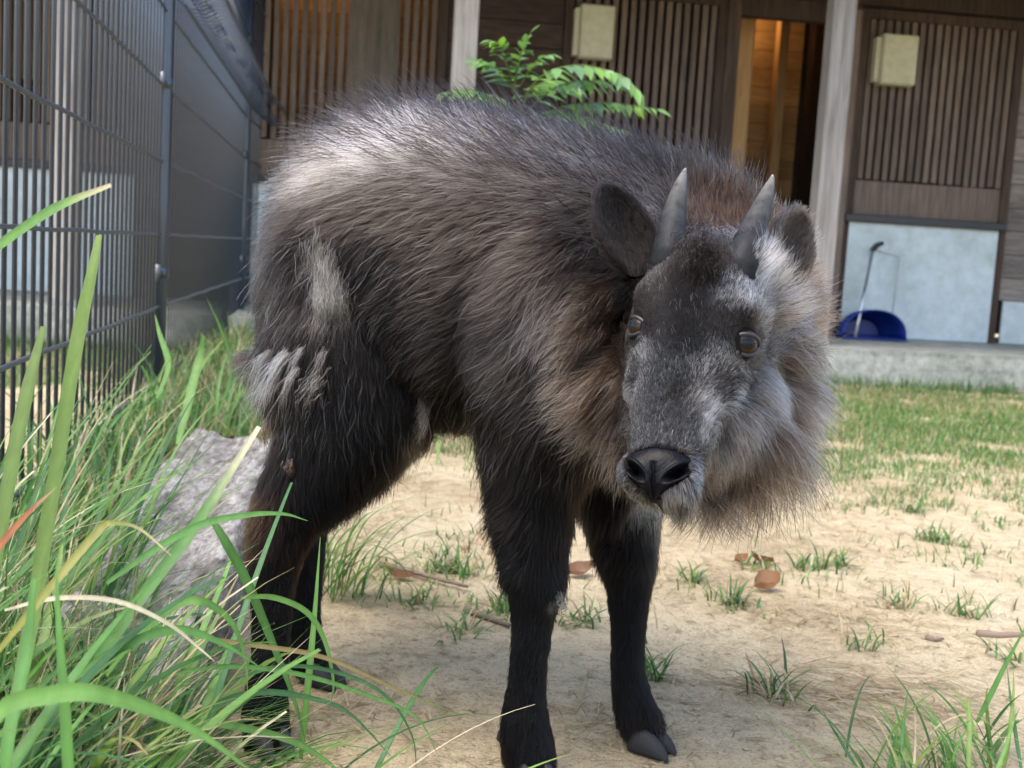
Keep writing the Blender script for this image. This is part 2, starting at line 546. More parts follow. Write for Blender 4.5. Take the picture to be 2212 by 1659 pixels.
# ------------------------------------------------------------------ wire fence
FP = [np.array([-.545, .55]), np.array([-.99, 3.22]), np.array([-1.385, 5.84]), np.array([-1.45, 6.5])]
RAIL_Z = [.13 + .1975 * k for k in range(11)]
PICK_H = 2.16
def picket_mesh(n_side=6, r=.0042, z0=.02, z1=PICK_H):
    vs_, fs_ = [], []
    for z in (z0, z1):
        for k in range(n_side):
            a = 2 * PI * k / n_side; vs_.append((math.cos(a) * r, math.sin(a) * r, z))
    for k in range(n_side): fs_.append((k, (k + 1) % n_side, n_side + (k + 1) % n_side, n_side + k))
    fs_ += [tuple(range(n_side))[::-1], tuple(range(n_side, 2 * n_side))]
    me = bpy.data.meshes.new('picket'); me.from_pydata(vs_, [], fs_); me.update()
    me.polygons.foreach_set('use_smooth', [True] * len(me.polygons)); me.materials.append(M_fence)
    return me
PK = picket_mesh()
PK2 = picket_mesh(r=.0027)
FG = 'black wire fence panels along the pen'
def fence_panel(a, b, label, rails=RAIL_Z, pk=None):
    root = empty('wire_fence', (a[0], a[1], 0)); tag(root, label, 'fence panel', FG)
    d = b - a; L = np.linalg.norm(d); d = d / L; nrm = np.array([d[1], -d[0]])
    n = int(L / .057)
    for i in range(n):
        p = a + d * (.04 + (L - .08) * i / max(1, n - 1))
        o = bpy.data.objects.new('picket', pk or PK); COL.objects.link(o); o.parent = root
        o.location = (p[0] - a[0], p[1] - a[1], 0)
    for z in rails:
        pts = []
        m = max(3, int(L / .057))
        for s in (0, 1):
            pass
        a3 = np.array([*(a + d * .035 + nrm * .0075), z]); b3 = np.array([*(b - d * .035 + nrm * .0075), z])
        pts = [a3 + (b3 - a3) * t + np.array([0, 0, .0012 * math.sin(t * 37 + z * 9)]) for t in np.linspace(0, 1, 24)]
        tube('rail', pts, [.0042] * 24, M_rail, root, 6)
    return root
def fence_post(p, label, r=.024, h=2.25):
    root = empty('fence_post', (p[0], p[1], 0)); tag(root, label, 'fence post', 'steel posts of the wire fence')
    tube('pole', [(p[0], p[1], z) for z in (-.02, .6, 1.2, h)], [r] * 4, M_fence, root, 16)
    tube('cap', [(p[0], p[1], z) for z in (h + .001, h + .015, h + .03)], [r * 1.05, r * 1.02, r * .4], M_black, root, 16)
    for z in (.42, .93, 1.45, 1.9):
        c = tube('clamp', [(p[0], p[1], z - .014), (p[0], p[1], z + .014)], [r * 1.12] * 2, M_fence, root, 16)
        e = [np.array([p[0] + .012, p[1] - .025 + s, z + .002]) for s in (-.018, .004)]
        tube('bolt', e, [.007, .007], M_rail, c, 6)
        tube('bolt', [np.array([p[0] + .014, p[1] - .052, z - .02]), np.array([p[0] + .014, p[1] - .052, z + .024])], [.006, .009], M_rail, c, 6)
fence_panel(FP[0], FP[1], 'wire fence panel with tall broad grass growing in front of it')
fence_panel(FP[1], FP[2], 'wire fence panel carrying the curled mesh trough', pk=PK2)
fence_panel(FP[2], FP[3], 'short wire fence panel meeting the animal house', pk=PK2)
fence_post(FP[1], 'black steel fence post at the near end of the curled mesh trough')
fence_post(FP[2], 'black steel fence post at the far end of the curled mesh trough')
fence_post(FP[3], 'black steel fence post right against the animal house', h=2.2)

def trough(a, b, z, label, r=.06):
    root = empty('mesh_trough', (a[0], a[1], z)); tag(root, label, 'mesh trough')
    d = b - a; L = np.linalg.norm(d); d = d / L; nrm = np.array([d[1], -d[0]])
    n = int(L / .055)
    def pt(s, an):
        q = a + d * s + nrm * (.075 + math.cos(an) * r)
        return np.array([q[0], q[1], z + math.sin(an) * r])
    for i in range(n):
        s = .05 + (L - .1) * i / (n - 1)
        tube('ring_wire', [pt(s, an) for an in np.linspace(.15, PI * 1.75, 11)], [.0024] * 11, M_fence, root, 4)
    for an in (.15, 4.2):
        rr = .006 if an == .15 else .003
        tube('long_wire', [pt(s, an) + np.array([0, 0, .001]) for s in np.linspace(.03, L - .03, 6)], [rr] * 6, M_rail if rr > .005 else M_fence, root, 6)
trough(FP[1], FP[2], 1.20, 'curled black wire mesh trough fixed along the fence')
trough(FP[2], FP[3], 1.20, 'short curled mesh trough piece beside the animal house')

# ------------------------------------------------------------------ half buried beam
def beam():
    e = np.array([[-.70, 2.52], [-.47, 2.42], [-.24, .72], [-.47, .80]])
    nu, nv = 20, 90
    def P(u, v):
        a = e[0] * (1 - u) + e[1] * u; b = e[3] * (1 - u) + e[2] * u
        q = a * (1 - v) + b * v
        return q
    vs_, ring = [], []
    prof = [(-.0, -.06), (-.0, .05), (.02, .092)] + [(t, .105 + .006 * math.sin(t * 9)) for t in np.linspace(.08, .92, 14)] + [(.98, .092), (1.0, .05), (1.0, -.06)]
    for j in range(nv + 1):
        v = j / nv
        for (u, zz) in prof:
            q = P(u, v)
            k = noise2(np.array([u * 9 + 3.0]), np.array([v * 26.0]), 21, 3)[0] - .5
            k2 = noise2(np.array([u * 30 + 3.0]), np.array([v * 50.0]), 22, 2)[0] - .5
            vs_.append((q[0] + k2 * .010, q[1] + k2 * .02 * (1 if j in (0, nv) else .3), zz + k * .022 * (zz > 0) + k2 * .008 * (zz > 0)))
    n = len(prof); fs_ = []
    for j in range(nv):
        for i in range(n - 1):
            a = j * n + i; fs_.append((a, a + 1, a + n + 1, a + n))
    fs_.append(tuple(range(n))[::-1]); fs_.append(tuple(nv * n + k for k in range(n)))
    o = mk('timber_beam', vs_, fs_, M_beam, None, True)
    tag(o, 'weathered grey timber beam lying along the foot of the fence', 'beam')
beam()
# ------------------------------------------------------------------ the animal
serow = empty('serow', tuple(G(980, 1560)))
tag(serow, 'shaggy dark brown serow with two short horns turning its face forward', 'serow')

def ring_tube(C, A, Bv, n=22, pw=2.0):
    """closed tube through ring centres C with half-axis vectors A, Bv"""
    V, Fc = [], []
    for c, a, b in zip(C, A, Bv):
        for k in range(n):
            t = 2 * PI * k / n
            ct, st = math.cos(t), math.sin(t)
            ct = math.copysign(abs(ct) ** (2 / pw), ct); st = math.copysign(abs(st) ** (2 / pw), st)
            V.append(c + a * ct + b * st)
    m = len(C)
    for i in range(m - 1):
        for k in range(n):
            Fc.append((i * n + k, i * n + (k + 1) % n, (i + 1) * n + (k + 1) % n, (i + 1) * n + k))
    s = len(V); V.append(C[0]); V.append(C[-1])
    for k in range(n):
        Fc.append((s, (k + 1) % n, k)); Fc.append((s + 1, (m - 1) * n + k, (m - 1) * n + (k + 1) % n))
    return V, Fc

def spline(P, sub):
    P = np.asarray(P, float)
    Q = np.vstack([2 * P[0] - P[1], P, 2 * P[-1] - P[-2]])
    out = []
    for i in range(1, len(Q) - 2):
        for t in np.arange(sub) / sub:
            a, b, c, d = Q[i - 1], Q[i], Q[i + 1], Q[i + 2]
            out.append(.5 * (2 * b + (c - a) * t + (2 * a - 5 * b + 4 * c - d) * t * t + (3 * b - a - 3 * c + d) * t ** 3))
    out.append(Q[-2])
    return np.array(out)

pieces = []
def limb(st, sub=5, side=1.0):
    """st rows: px, py, depth, radius"""
    P = np.array([[*W(a, b, c), r] for a, b, c, r in st])
    S = spline(P, sub)
    C, A, Bv = [], [], []
    for i in range(len(S)):
        t = S[min(i + 1, len(S) - 1), :3] - S[max(i - 1, 0), :3]; t /= np.linalg.norm(t)
        a = np.cross(t, fwd); a /= np.linalg.norm(a); b = np.cross(t, a)
        C.append(S[i, :3]); A.append(a * S[i, 3]); Bv.append(b * S[i, 3] * side)
    # rounded ends
    for end, k in ((0, 0), (-1, -1)):
        pass
    pieces.append(ring_tube(C, A, Bv))

# trunk: px, top, bottom, depth, half width
trunk = [(632, 555, 680, 1.385, .030), (655, 470, 785, 1.385, .082), (698, 398, 860, 1.38, .12), (750, 330, 885, 1.37, .150),
         (880, 294, 885, 1.35, .162), (1040, 297, 890, 1.33, .168), (1200, 324, 905, 1.305, .165), (1340, 357, 930, 1.28, .155),
         (1470, 397, 950, 1.26, .135), (1570, 447, 920, 1.245, .105), (1630, 512, 830, 1.24, .06), (1650, 592, 700, 1.24, .02)]
T = spline(np.array(trunk, float), 4)
tc = np.array([W(r[0], (r[1] + r[2]) / 2, r[3]) for r in T])
ax_body = tc[-1] - tc[0]; ax_body[2] = 0; ax_body /= np.linalg.norm(ax_body)
lat = np.cross(ax_body, [0, 0, 1.0])
C, A, Bv = [], [], []
for r, c in zip(T, tc):
    C.append(c); A.append((W(r[0], r[1], r[3]) - W(r[0], r[2], r[3])) / 2); Bv.append(lat * r[4])
pieces.append(ring_tube(C, A, Bv, 28, 2.2))
# hind quarters
limb([(720, 480, 1.34, .050), (728, 580, 1.30, .064), (736, 700, 1.275, .072), (742, 820, 1.26, .076), (735, 915, 1.252, .066), (688, 1008, 1.248, .050),
      (636, 1085, 1.245, .036), (606, 1150, 1.243, .0280), (590, 1240, 1.24, .0215), (587, 1340, 1.236, .0175), (582, 1440, 1.228, .0175), (574, 1520, 1.222, .0205), (576, 1580, 1.215, .022), (578, 1622, 1.208, .021)])
limb([(790, 820, 1.28, .09), (830, 890, 1.275, .065), (835, 925, 1.275, .035)])
limb([(760, 760, 1.43, .12), (770, 880, 1.43, .085), (720, 990, 1.43, .06), (675, 1070, 1.43, .040), (655, 1130, 1.43, .029), (655, 1230, 1.425, .021),
      (657, 1320, 1.42, .0175), (660, 1385, 1.418, .018), (668, 1420, 1.414, .021), (680, 1445, 1.41, .019)])
# fore quarters
limb([(1230, 520, 1.24, .08), (1225, 660, 1.215, .105), (1205, 790, 1.205, .095), (1182, 900, 1.20, .068), (1162, 1000, 1.195, .047), (1156, 1090, 1.192, .036), (1155, 1180, 1.188, .0295),
      (1158, 1262, 1.184, .0265), (1152, 1320, 1.182, .0205), (1145, 1400, 1.18, .0178), (1138, 1480, 1.18, .0175), (1134, 1550, 1.18, .0215), (1140, 1610, 1.178, .0235), (1148, 1655, 1.172, .021), (1152, 1676, 1.168, .017)])
limb([(1380, 820, 1.33, .10), (1350, 950, 1.32, .072), (1345, 1050, 1.31, .050), (1350, 1140, 1.305, .036), (1358, 1230, 1.30, .026), (1358, 1300, 1.298, .0205),
      (1357, 1380, 1.295, .0172), (1357, 1450, 1.292, .0172), (1368, 1515, 1.288, .020), (1384, 1558, 1.28, .0215), (1396, 1585, 1.274, .017)])
# neck
limb([(1420, 600, 1.30, .115), (1500, 640, 1.24, .105), (1545, 690, 1.17, .068), (1555, 740, 1.10, .056), (1555, 760, 1.05, .045)])
limb([(1430, 820, 1.28, .12), (1490, 850, 1.22, .098), (1540, 850, 1.15, .070), (1570, 850, 1.09, .052), (1580, 850, 1.06, .03)])
limb([(1400, 780, 1.22, .07), (1380, 810, 1.15, .055), (1390, 830, 1.10, .04)])

# head frame: eyes, nose
PL, PR, PN = W(1366, 703, 1.028), W(1612, 742, .994), W(1412, 1035, .931)
HE = (PL + PR) / 2
HL = (PR - PL) / np.linalg.norm(PR - PL)
HF = PN - HE; HF -= HL * (HF @ HL); HF /= np.linalg.norm(HF)
HU = np.cross(HF, HL)
HT = float((PN - HE) @ HF)
SH = float((PN - HE) @ HL)
def hp(t, l, u):                       # head place: along the face, across, out of the forehead
    return HE + HF * t + HL * (l + SH * max(0, t) / HT) + HU * u
kt = HT / .158; ks = .93
head = [(-.135, .030, -.015, -.06), (-.11, .047, .012, -.085), (-.08, .058, .034, -.095), (-.045, .063, .040, -.10), (-.015, .064, .036, -.10),
        (.015, .059, .026, -.095), (.045, .0465, .015, -.085), (.075, .040, .007, -.074), (.10, .0355, .002, -.064), (.125, .033, .000, -.056),
        (.145, .0335, -.004, -.049), (.157, .029, -.011, -.042), (.164, .018, -.019, -.034)]
Hs = spline(np.array(head), 4)
C, A, Bv = [], [], []
for t, w, tp, bt in Hs:
    C.append(hp(t * kt, 0, ks * (tp + bt) / 2)); A.append(HL * w * ks); Bv.append(HU * ks * (tp - bt) / 2)
pieces.append(ring_tube(C, A, Bv, 28, 2.35))
def blob(c, r, ax=None):
    a = [HL * r[0] * ks, HF * r[1] * ks, HU * r[2] * ks]
    C, A, Bv = [], [], []
    for k in range(1, 12):
        s = math.cos(PI * k / 12); q = math.sin(PI * k / 12)
        C.append(c + a[1] * s); A.append(a[0] * q); Bv.append(a[2] * q)
    pieces.append(ring_tube(C, A, Bv, 16))
for s in (-1, 1):
    blob(hp(-.026, s * .043, .012), (.013, .020, .013))       # brow
    blob(hp(.030, s * .037, -.030), (.015, .034, .026))        # cheek bone
    blob(hp(.145 * kt, s * .021, -.016), (.0165, .018, .014)) # nostril wing
    blob(hp(-.074, s * .030, .014), (.022, .020, .018))       # horn base
blob(hp(-.075, .010, -.04), (.062, .05, .05))
blob(hp(.02, .040, -.070), (.040, .07, .045))
blob(hp(.045, .028, -.070), (.034, .06, .04))
blob(hp(.01, -.02, -.095), (.045, .06, .05))

V, Fc = [], []
for v, f in pieces:
    k = len(V); V += v; Fc += [tuple(i + k for i in q) for q in f]
me0 = bpy.data.meshes.new('tmp'); me0.from_pydata([tuple(v) for v in V], [], Fc); me0.update()
tmp = bpy.data.objects.new('tmp', me0); COL.objects.link(tmp)
md = tmp.modifiers.new('r', 'REMESH'); md.mode = 'VOXEL'; md.voxel_size = .0052
md = tmp.modifiers.new('s', 'SMOOTH'); md.factor = .5; md.iterations = 7
bpy.context.view_layer.update()
dg = bpy.context.evaluated_depsgraph_get()
body_me = bpy.data.meshes.new_from_object(tmp.evaluated_get(dg))
bpy.data.objects.remove(tmp); body_me.name = 'body'
body_me.polygons.foreach_set('use_smooth', [True] * len(body_me.polygons))

def skin_mat():
    m, nt, b = new_mat('serow_skin')
    at = nt.nodes.new('ShaderNodeAttribute'); at.attribute_name = 'col'
    n = tex(nt, scale=60, detail=5)
    c = mix(nt, at.outputs['Color'], ramp(nt, n, [(.3, (.7, .7, .7)), (.7, (1.2, 1.2, 1.2))]), .7, 'MULTIPLY')
    nt.links.new(c, b.inputs['Base Color']); b.inputs['Roughness'].default_value = .8
    b.inputs['Specular IOR Level'].default_value = .1
    return m
body_me.materials.clear()
body = link_mesh('body', body_me, skin_mat(), serow)

nv = len(body_me.vertices)
BVt = np.empty(nv * 3, np.float32); body_me.vertices.foreach_get('co', BVt); BVt = BVt.reshape(-1, 3).astype(float)
BN = np.empty(nv * 3, np.float32); body_me.vertex_normals.foreach_get('vector', BN); BN = BN.reshape(-1, 3).astype(float)
body_me.calc_loop_triangles()
nt_ = len(body_me.loop_triangles)
TRI = np.empty(nt_ * 3, np.int32); body_me.loop_triangles.foreach_get('vertices', TRI); TRI = TRI.reshape(-1, 3)
bvh = BVHTree.FromPolygons([tuple(v) for v in BVt], [tuple(t) for t in TRI])
def hit(px, py):
    r = ray(px, py)
    h = bvh.ray_cast(Vector(CAM), Vector(r / np.linalg.norm(r)))
    if h[0] is not None: return np.array(h[0])
    # beside the outline: nearest place on the skin to that line of sight
    best = None
    for d in np.linspace(1.0, 1.45, 16):
        q = bvh.find_nearest(Vector(CAM + r * d))
        if best is None or q[3] < best[0]: best = (q[3], np.array(q[0]))
    return best[1]

# coat guides: px, py, flow right/down/away, lift, length, share of pale hairs, dark root, pale, tip
K_, DB, BR, GB = (.0014, .0011, .0010), (.004, .0028, .0022), (.009, .0052, .0033), (.0058, .0042, .0034)
MG, PB, RB, WG = (.018, .0135, .0108), (.17, .145, .125), (.085, .036, .015), (.22, .22, .225)
RM, RP, RL = (.060, .051, .044), (.23, .20, .175), (.11, .055, .027)
TD, TP = (.0022, .0016, .0014), (.040, .031, .025)
guides = [
 # back crest
 (640, 400, -.7, -.35, .0, .55, .050, .6, GB, PB, TD), (720, 320, -.6, -.6, 0, .6, .055, .75, MG, PB, TD), (820, 295, -.5, -.8, 0, .62, .058, .8, MG, PB, TD),
 (930, 292, -.4, -.9, 0, .62, .058, .8, MG, PB, TD), (1060, 295, -.35, -.9, 0, .6, .055, .7, GB, PB, TD), (1200, 322, -.3, -.95, 0, .6, .052, .6, GB, PB, TD),
 (1340, 355, -.25, -.95, 0, .6, .05, .5, GB, PB, TD), (1460, 395, -.15, -.95, 0, .6, .048, .4, GB, MG, TD), (1560, 440, .1, -1, 0, .6, .045, .55, BR, RB, TD),
 (1640, 500, .5, -.8, 0, .55, .045, .5, BR, RB, TD),
 # below the crest
 (700, 380, -.9, .05, .0, .35, .05, .75, MG, PB, PB), (820, 350, -.85, -.2, 0, .4, .055, .85, MG, PB, TP), (960, 360, -.8, -.25, 0, .4, .055, .75, GB, PB, TP),
 (1120, 380, -.7, -.35, 0, .4, .052, .6, GB, PB, TP), (1260, 410, -.65, -.3, 0, .4, .05, .6, GB, PB, TP), (1380, 450, -.55, -.35, 0, .4, .05, .5, GB, PB, TP),
 # flank
 (640, 480, -.9, .35, 0, .35, .045, 0.31, GB, MG, TP), (780, 450, -.93, .3, 0, .25, .05, 0.31, GB, MG, TP), (900, 470, -.93, .3, 0, .25, .05, 0.31, GB, MG, TP),
 (1050, 500, -.9, .35, 0, .25, .05, 0.31, GB, MG, TP), (1180, 520, -.85, .35, 0, .25, .05, 0.31, GB, MG, TP), (1000, 620, -.9, .4, 0, .25, .05, 0.26, GB, MG, TP),
 (1120, 640, -.88, .42, 0, .25, .055, 0.28, GB, MG, TP), (900, 600, -.8, .6, 0, .22, .045, .25, DB, GB, MG), (850, 540, -.6, .7, .2, .2, .04, .15, K_, DB, GB),
 (1000, 740, -.8, .6, 0, .25, .055, 0.25, GB, MG, TP), (1150, 760, -.8, .6, 0, .28, .06, 0.28, GB, MG, TP), (920, 740, -.5, .85, 0, .22, .05, .25, DB, GB, MG),
 (1200, 640, -.35, .95, 0, .3, .06, 0.31, GB, MG, TP), (1215, 740, -.4, .95, 0, .3, .06, 0.28, GB, MG, TP), (1200, 860, -.6, .8, 0, .3, .06, .35, DB, GB, MG),
 (1080, 850, -.6, .8, 0, .28, .055, .3, DB, GB, MG), (960, 850, -.2, 1, 0, .3, .05, .18, DB, BR, GB), (1000, 920, -.1, 1, 0, .38, .05, .15, DB, BR, BR), (1100, 930, -.2, 1, 0, .35, .05, .15, DB, BR, BR),
 # rump and thigh
 (580, 500, -.7, .6, 0, .45, .04, .35, DB, MG, TP), (560, 600, -.5, .8, 0, .4, .045, .3, DB, GB, MG), (565, 720, -.3, .95, 0, .38, .045, .22, DB, BR, GB),
 (600, 800, -.3, .95, 0, .3, .045, .15, DB, BR, GB), (640, 600, -.2, .95, 0, .28, .045, .28, DB, GB, MG), (760, 560, -.2, .9, .2, .18, .035, .08, K_, DB, GB), (680, 520, -.5, .5, .2, .2, .04, .15, K_, DB, GB),
 (720, 760, 0, 1, 0, .22, .042, .12, K_, BR, GB), (800, 720, .1, 1, 0, .22, .04, .1, K_, DB, GB), (660, 880, -.15, 1, 0, .25, .042, .12, K_, BR, GB),
 (760, 900, .1, 1, 0, .25, .045, .12, K_, BR, GB), (860, 870, .15, 1, 0, .3, .045, .12, DB, BR, GB), (830, 960, .5, .85, 0, .38, .045, .12, DB, BR, GB),
 (600, 980, -.3, .95, 0, .25, .035, .15, K_, BR, BR), (700, 1050, .3, .95, 0, .32, .04, .1, K_, BR, GB), (570, 1110, -.5, .85, 0, .3, .032, .25, DB, BR, RB), (640, 1120, .3, 1, 0, .25, .028, .1, K_, DB, BR),
 (585, 1220, -.2, 1, 0, .2, .020, .1, K_, DB, BR), (585, 1350, -.1, 1, 0, .18, .016, .08, K_, DB, DB), (578, 1480, -.1, 1, 0, .2, .015, .05, K_, DB, DB), (575, 1580, 0, 1, 0, .2, .012, .05, K_, DB, DB),
 (660, 1200, .1, 1, 0, .2, .02, .08, K_, DB, DB), (658, 1330, 0, 1, 0, .18, .015, .05, K_, DB, DB), (670, 1420, .1, 1, 0, .2, .013, .05, K_, DB, DB),
 # forelegs
 (1170, 950, -.4, .9, 0, .28, .042, .12, K_, DB, GB), (1110, 1000, -.7, .7, 0, .4, .042, .1, K_, DB, BR), (1110, 1090, -.85, .5, .1, .48, .042, .06, K_, DB, BR), (1180, 1060, .1, 1, 0, .2, .035, .05, K_, DB, DB),
 (1125, 1180, -.7, .7, .1, .42, .032, .05, K_, DB, DB), (1170, 1180, .1, 1, 0, .15, .022, .04, K_, DB, DB), (1155, 1270, -.1, 1, 0, .16, .016, .05, K_, DB, DB), (1148, 1370, -.1, 1, 0, .15, .013, .05, K_, DB, DB),
 (1138, 1480, -.1, 1, 0, .17, .014, .05, K_, DB, DB), (1137, 1580, 0, 1, 0, .2, .016, .05, K_, DB, DB), (1150, 1650, .1, 1, 0, .2, .02, .05, K_, DB, DB),
 (1340, 1080, -.4, .9, 0, .32, .042, .12, K_, BR, BR), (1330, 1160, -.6, .8, 0, .35, .032, .06, K_, DB, BR), (1370, 1150, .1, 1, 0, .2, .028, .06, K_, DB, DB), (1358, 1250, 0, 1, 0, .16, .016, .06, K_, DB, DB),
 (1357, 1370, 0, 1, 0, .15, .012, .05, K_, DB, DB), (1360, 1480, .1, 1, 0, .17, .014, .05, K_, DB, DB), (1385, 1560, .3, 1, 0, .2, .02, .06, K_, DB, BR),
 # shoulder, chest
 (1260, 560, -.6, .6, 0, .3, .05, .45, GB, MG, TP), (1300, 480, -.7, .2, 0, .35, .05, .45, GB, MG, TP), (1240, 930, -.3, .95, 0, .3, .042, .2, DB, BR, GB), (1250, 1020, -.1, 1, 0, .35, .036, .15, DB, BR, BR),
 (1320, 1060, 0, 1, 0, .35, .036, .15, DB, BR, BR),
 # hair between and behind the horns
 (1530, 500, .05, -1, 0, .5, .03, .7, BR, RB, TP), (1600, 480, .15, -1, 0, .5, .03, .7, BR, RB, TD), (1530, 550, .02, -1, 0, .35, .012, .3, DB, GB, MG),
 # left cheek ruff
 (1330, 620, -.9, .15, .1, .45, .055, .6, DB, MG, TP), (1320, 700, -.92, .25, .1, .5, .062, .65, DB, MG, TP), (1315, 800, -.9, .4, .1, .5, .062, .6, DB, MG, TP),
 (1320, 900, -.75, .65, .1, .45, .06, .5, DB, MG, TP), (1330, 980, -.5, .85, .1, .4, .055, .4, DB, MG, TP), (1400, 470, -.5, -.4, .1, .4, .035, .5, GB, MG, PB),
 # right cheek ruff
 (1660, 600, .55, -.7, .1, 0.52, 0.0357, .75, RM, RP, RP), (1700, 560, .6, -.7, .1, 0.65, 0.0447, .6, RM, RP, RB), (1690, 660, .85, -.2, .1, 0.49, 0.0447, .75, RM, RP, RP), (1740, 700, .95, 0, .1, 0.65, 0.0626, .6, RM, RP, RB),
 (1700, 760, .9, .15, .1, 0.52, 0.0536, .7, RM, RP, RP), (1740, 820, .92, .25, .1, 0.65, 0.0697, .6, RM, RP, RP), (1700, 900, .8, .55, .05, 0.55, 0.0670, .65, RM, RP, RP), (1720, 960, .75, .65, .05, 0.65, 0.0716, .6, RM, RP, RP),
 (1650, 960, .55, .8, 0, .36, 0.0646, .6, RM, RP, RP), (1640, 1030, .4, .9, 0, .45, 0.0696, .5, RM, RP, RP), (1560, 1040, .15, 1, 0, .4, 0.0546, .45, GB, MG, RP), (1480, 1080, .05, 1, 0, .4, 0.0397, .4, GB, MG, RP),
 (1660, 830, .75, .45, 0, .25, .03, .6, RM, RP, RP), (1600, 930, .5, .85, 0, .22, .022, .5, RM, RP, RP), (1650, 700, .85, -.1, 0, .22, .022, .55, RM, RP, RP), (1560, 990, .35, .9, 0, .2, .02, .5, RM, RP, RP),
 # face
 (1366, 675, -.3, -.9, 0, .1, .0035, .1, DB, GB, MG), (1372, 735, -.4, .4, 0, .1, .003, .3, DB, MG, MG), (1345, 705, -.9, .1, 0, .12, .005, .3, DB, MG, MG), (1392, 705, .2, -.9, 0, .1, .004, .15, DB, GB, MG),
 (1612, 708, .3, -.9, 0, .1, .0035, .1, DB, GB, MG), (1612, 776, .4, .4, 0, .1, .0035, .35, DB, MG, WG), (1648, 742, .9, -.1, 0, .12, .006, .4, GB, MG, WG), (1578, 745, -.2, -.9, 0, .1, .0035, .15, DB, GB, MG),
 (1490, 580, .02, -1, 0, .25, .010, .08, DB, BR, BR), (1400, 600, -.4, -.9, 0, .2, .007, .4, GB, MG, PB), (1490, 640, .02, -1, 0, .15, .007, .1, DB, BR, GB), (1590, 640, .4, -.9, 0, .15, .008, .5, GB, WG, WG),
 (1480, 720, 0, -1, 0, .12, .007, .06, K_, GB, MG), (1380, 660, -.4, -.9, 0, .12, .004, .15, DB, GB, MG), (1560, 710, .3, -.95, 0, .12, .005, .2, DB, MG, MG), (1450, 820, 0, -1, 0, .12, .007, .06, K_, MG, WG), (1440, 900, 0, -1, 0, .12, .006, .07, K_, MG, WG),
 (1425, 960, 0, -1, 0, .2, .0055, .16, DB, MG, WG), (1490, 920, .3, -.8, 0, .2, .007, .1, DB, MG, WG), (1385, 900, -.4, -.8, 0, .2, .006, .12, DB, MG, WG), (1360, 860, -.7, .2, 0, .25, .008, .7, MG, WG, WG), (1375, 770, -.4, -.6, 0, .12, .005, .6, GB, WG, WG),
 (1560, 790, .4, -.6, 0, .12, .005, .6, GB, WG, WG), (1530, 880, .4, -.3, 0, .2, .009, .75, MG, WG, WG), (1600, 820, .6, .2, 0, .2, .012, .5, GB, PB, PB), (1630, 770, .7, .1, 0, .12, .006, .4, GB, MG, PB), (1550, 930, .4, .6, 0, .2, .011, .5, GB, MG, WG),
 (1345, 1020, -.6, .5, 0, .2, .004, .55, GB, MG, WG), (1390, 1085, 0, 1, 0, .25, .005, .8, MG, WG, WG), (1470, 1075, .2, .95, 0, .25, .005, .8, MG, WG, WG), (1505, 1030, .6, .6, 0, .22, .006, .6, GB, WG, WG), (1420, 990, 0, -1, 0, .2, .004, .5, GB, MG, WG),
]
GP = np.array([hit(g[0], g[1]) for g in guides])
GD = np.array([imgdir(g[2], g[3], g[4]) for g in guides])
GS = np.array([[g[5], g[6], g[7]] for g in guides])
GC = np.array([[*g[8], *g[9], *g[10]] for g in guides])
def interp(P):
    out = np.zeros((len(P), 3 + 3 + 9))
    allv = np.hstack([GD, GS, GC])
    for s in range(0, len(P), 20000):
        q = P[s:s + 20000]
        d2 = ((q[:, None, :] - GP[None]) ** 2).sum(-1)
        w = 1 / (d2 + 2e-5) ** 2.2
        w /= w.sum(1, keepdims=True)
        out[s:s + 20000] = w @ allv
    return out

# patches with a set colour: px, py, radius (m), pale colour, share, length factor
patches = [(1352, 640, .024, RL, .6, 1), (1346, 720, .026, RL, .65, 1), (1342, 800, .026, RL, .65, 1), (1346, 880, .024, RL, .6, 1), (1352, 950, .020, RL, .5, 1), (830, 325, .042, (.50, .45, .40), .93, 1), (940, 318, .048, (.52, .47, .42), .93, 1), (740, 350, .032, (.28, .24, .20), .75, 1), (1050, 330, .045, (.34, .30, .26), .8, 1), (1170, 350, .035, PB, .65, 1), (1290, 385, .03, PB, .6, 1), (705, 545, .016, PB, .9, .7), (715, 590, .015, PB, .9, .8), (730, 640, .017, PB, .95, .9), (705, 660, .012, PB, .9, 1.0), (750, 655, .010, PB, .9, 1.), (735, 610, .012, PB, .9, .9),  # rump-top and back patches: pale hair, with the bright sheen painted in
           (580, 910, .009, (.36, .22, .16), .7, 1.1),
           (898, 880, .008, PB, .8, 1), (893, 915, .007, PB, .7, 1), (597, 940, .008, PB, .5, 1), (1194, 1290, .006, WG, .6, .8),
           (1640, 600, .018, (.34, .34, .345), .85, 1), (1620, 640, .014, WG, .7, 1), (1650, 690, .010, WG, .6, 1),
           (1560, 770, .013, WG, .55, 1), (1530, 800, .012, WG, .65, 1), (1590, 860, .014, (.34, .34, .345), .75, 1), (1545, 880, .012, (.34, .34, .345), .85, 1), (1530, 910, .010, (.34, .34, .345), .85, 1), (1520, 950, .008, WG, .75, 1),
           (1385, 760, .010, WG, .6, 1), (1360, 830, .010, WG, .7, 1), (1355, 900, .008, WG, .75, 1), (1350, 950, .007, WG, .6, 1), (1200, 640, .02, PB, .6, 1), (1190, 680, .015, PB, .5, 1),
           (1455, 850, .012, MG, .3, 1), (1395, 985, .008, WG, .5, 1), (1510, 1010, .006, WG, .6, 1)]
darks = [(1374, 806, .011), (1368, 795, .007), (1553, 828, .015), (1556, 842, .012), (1600, 705, .010), (1362, 672, .009), (1480, 610, .020), (1500, 590, .02), (1487, 680, .016), (800, 590, .02), (840, 640, .018)]  # dark hair spots; last two paint the haunch fold's shadow into the coat
PP = np.array([hit(p[0], p[1]) for p in patches]); DP = np.array([hit(p[0], p[1]) for p in darks])

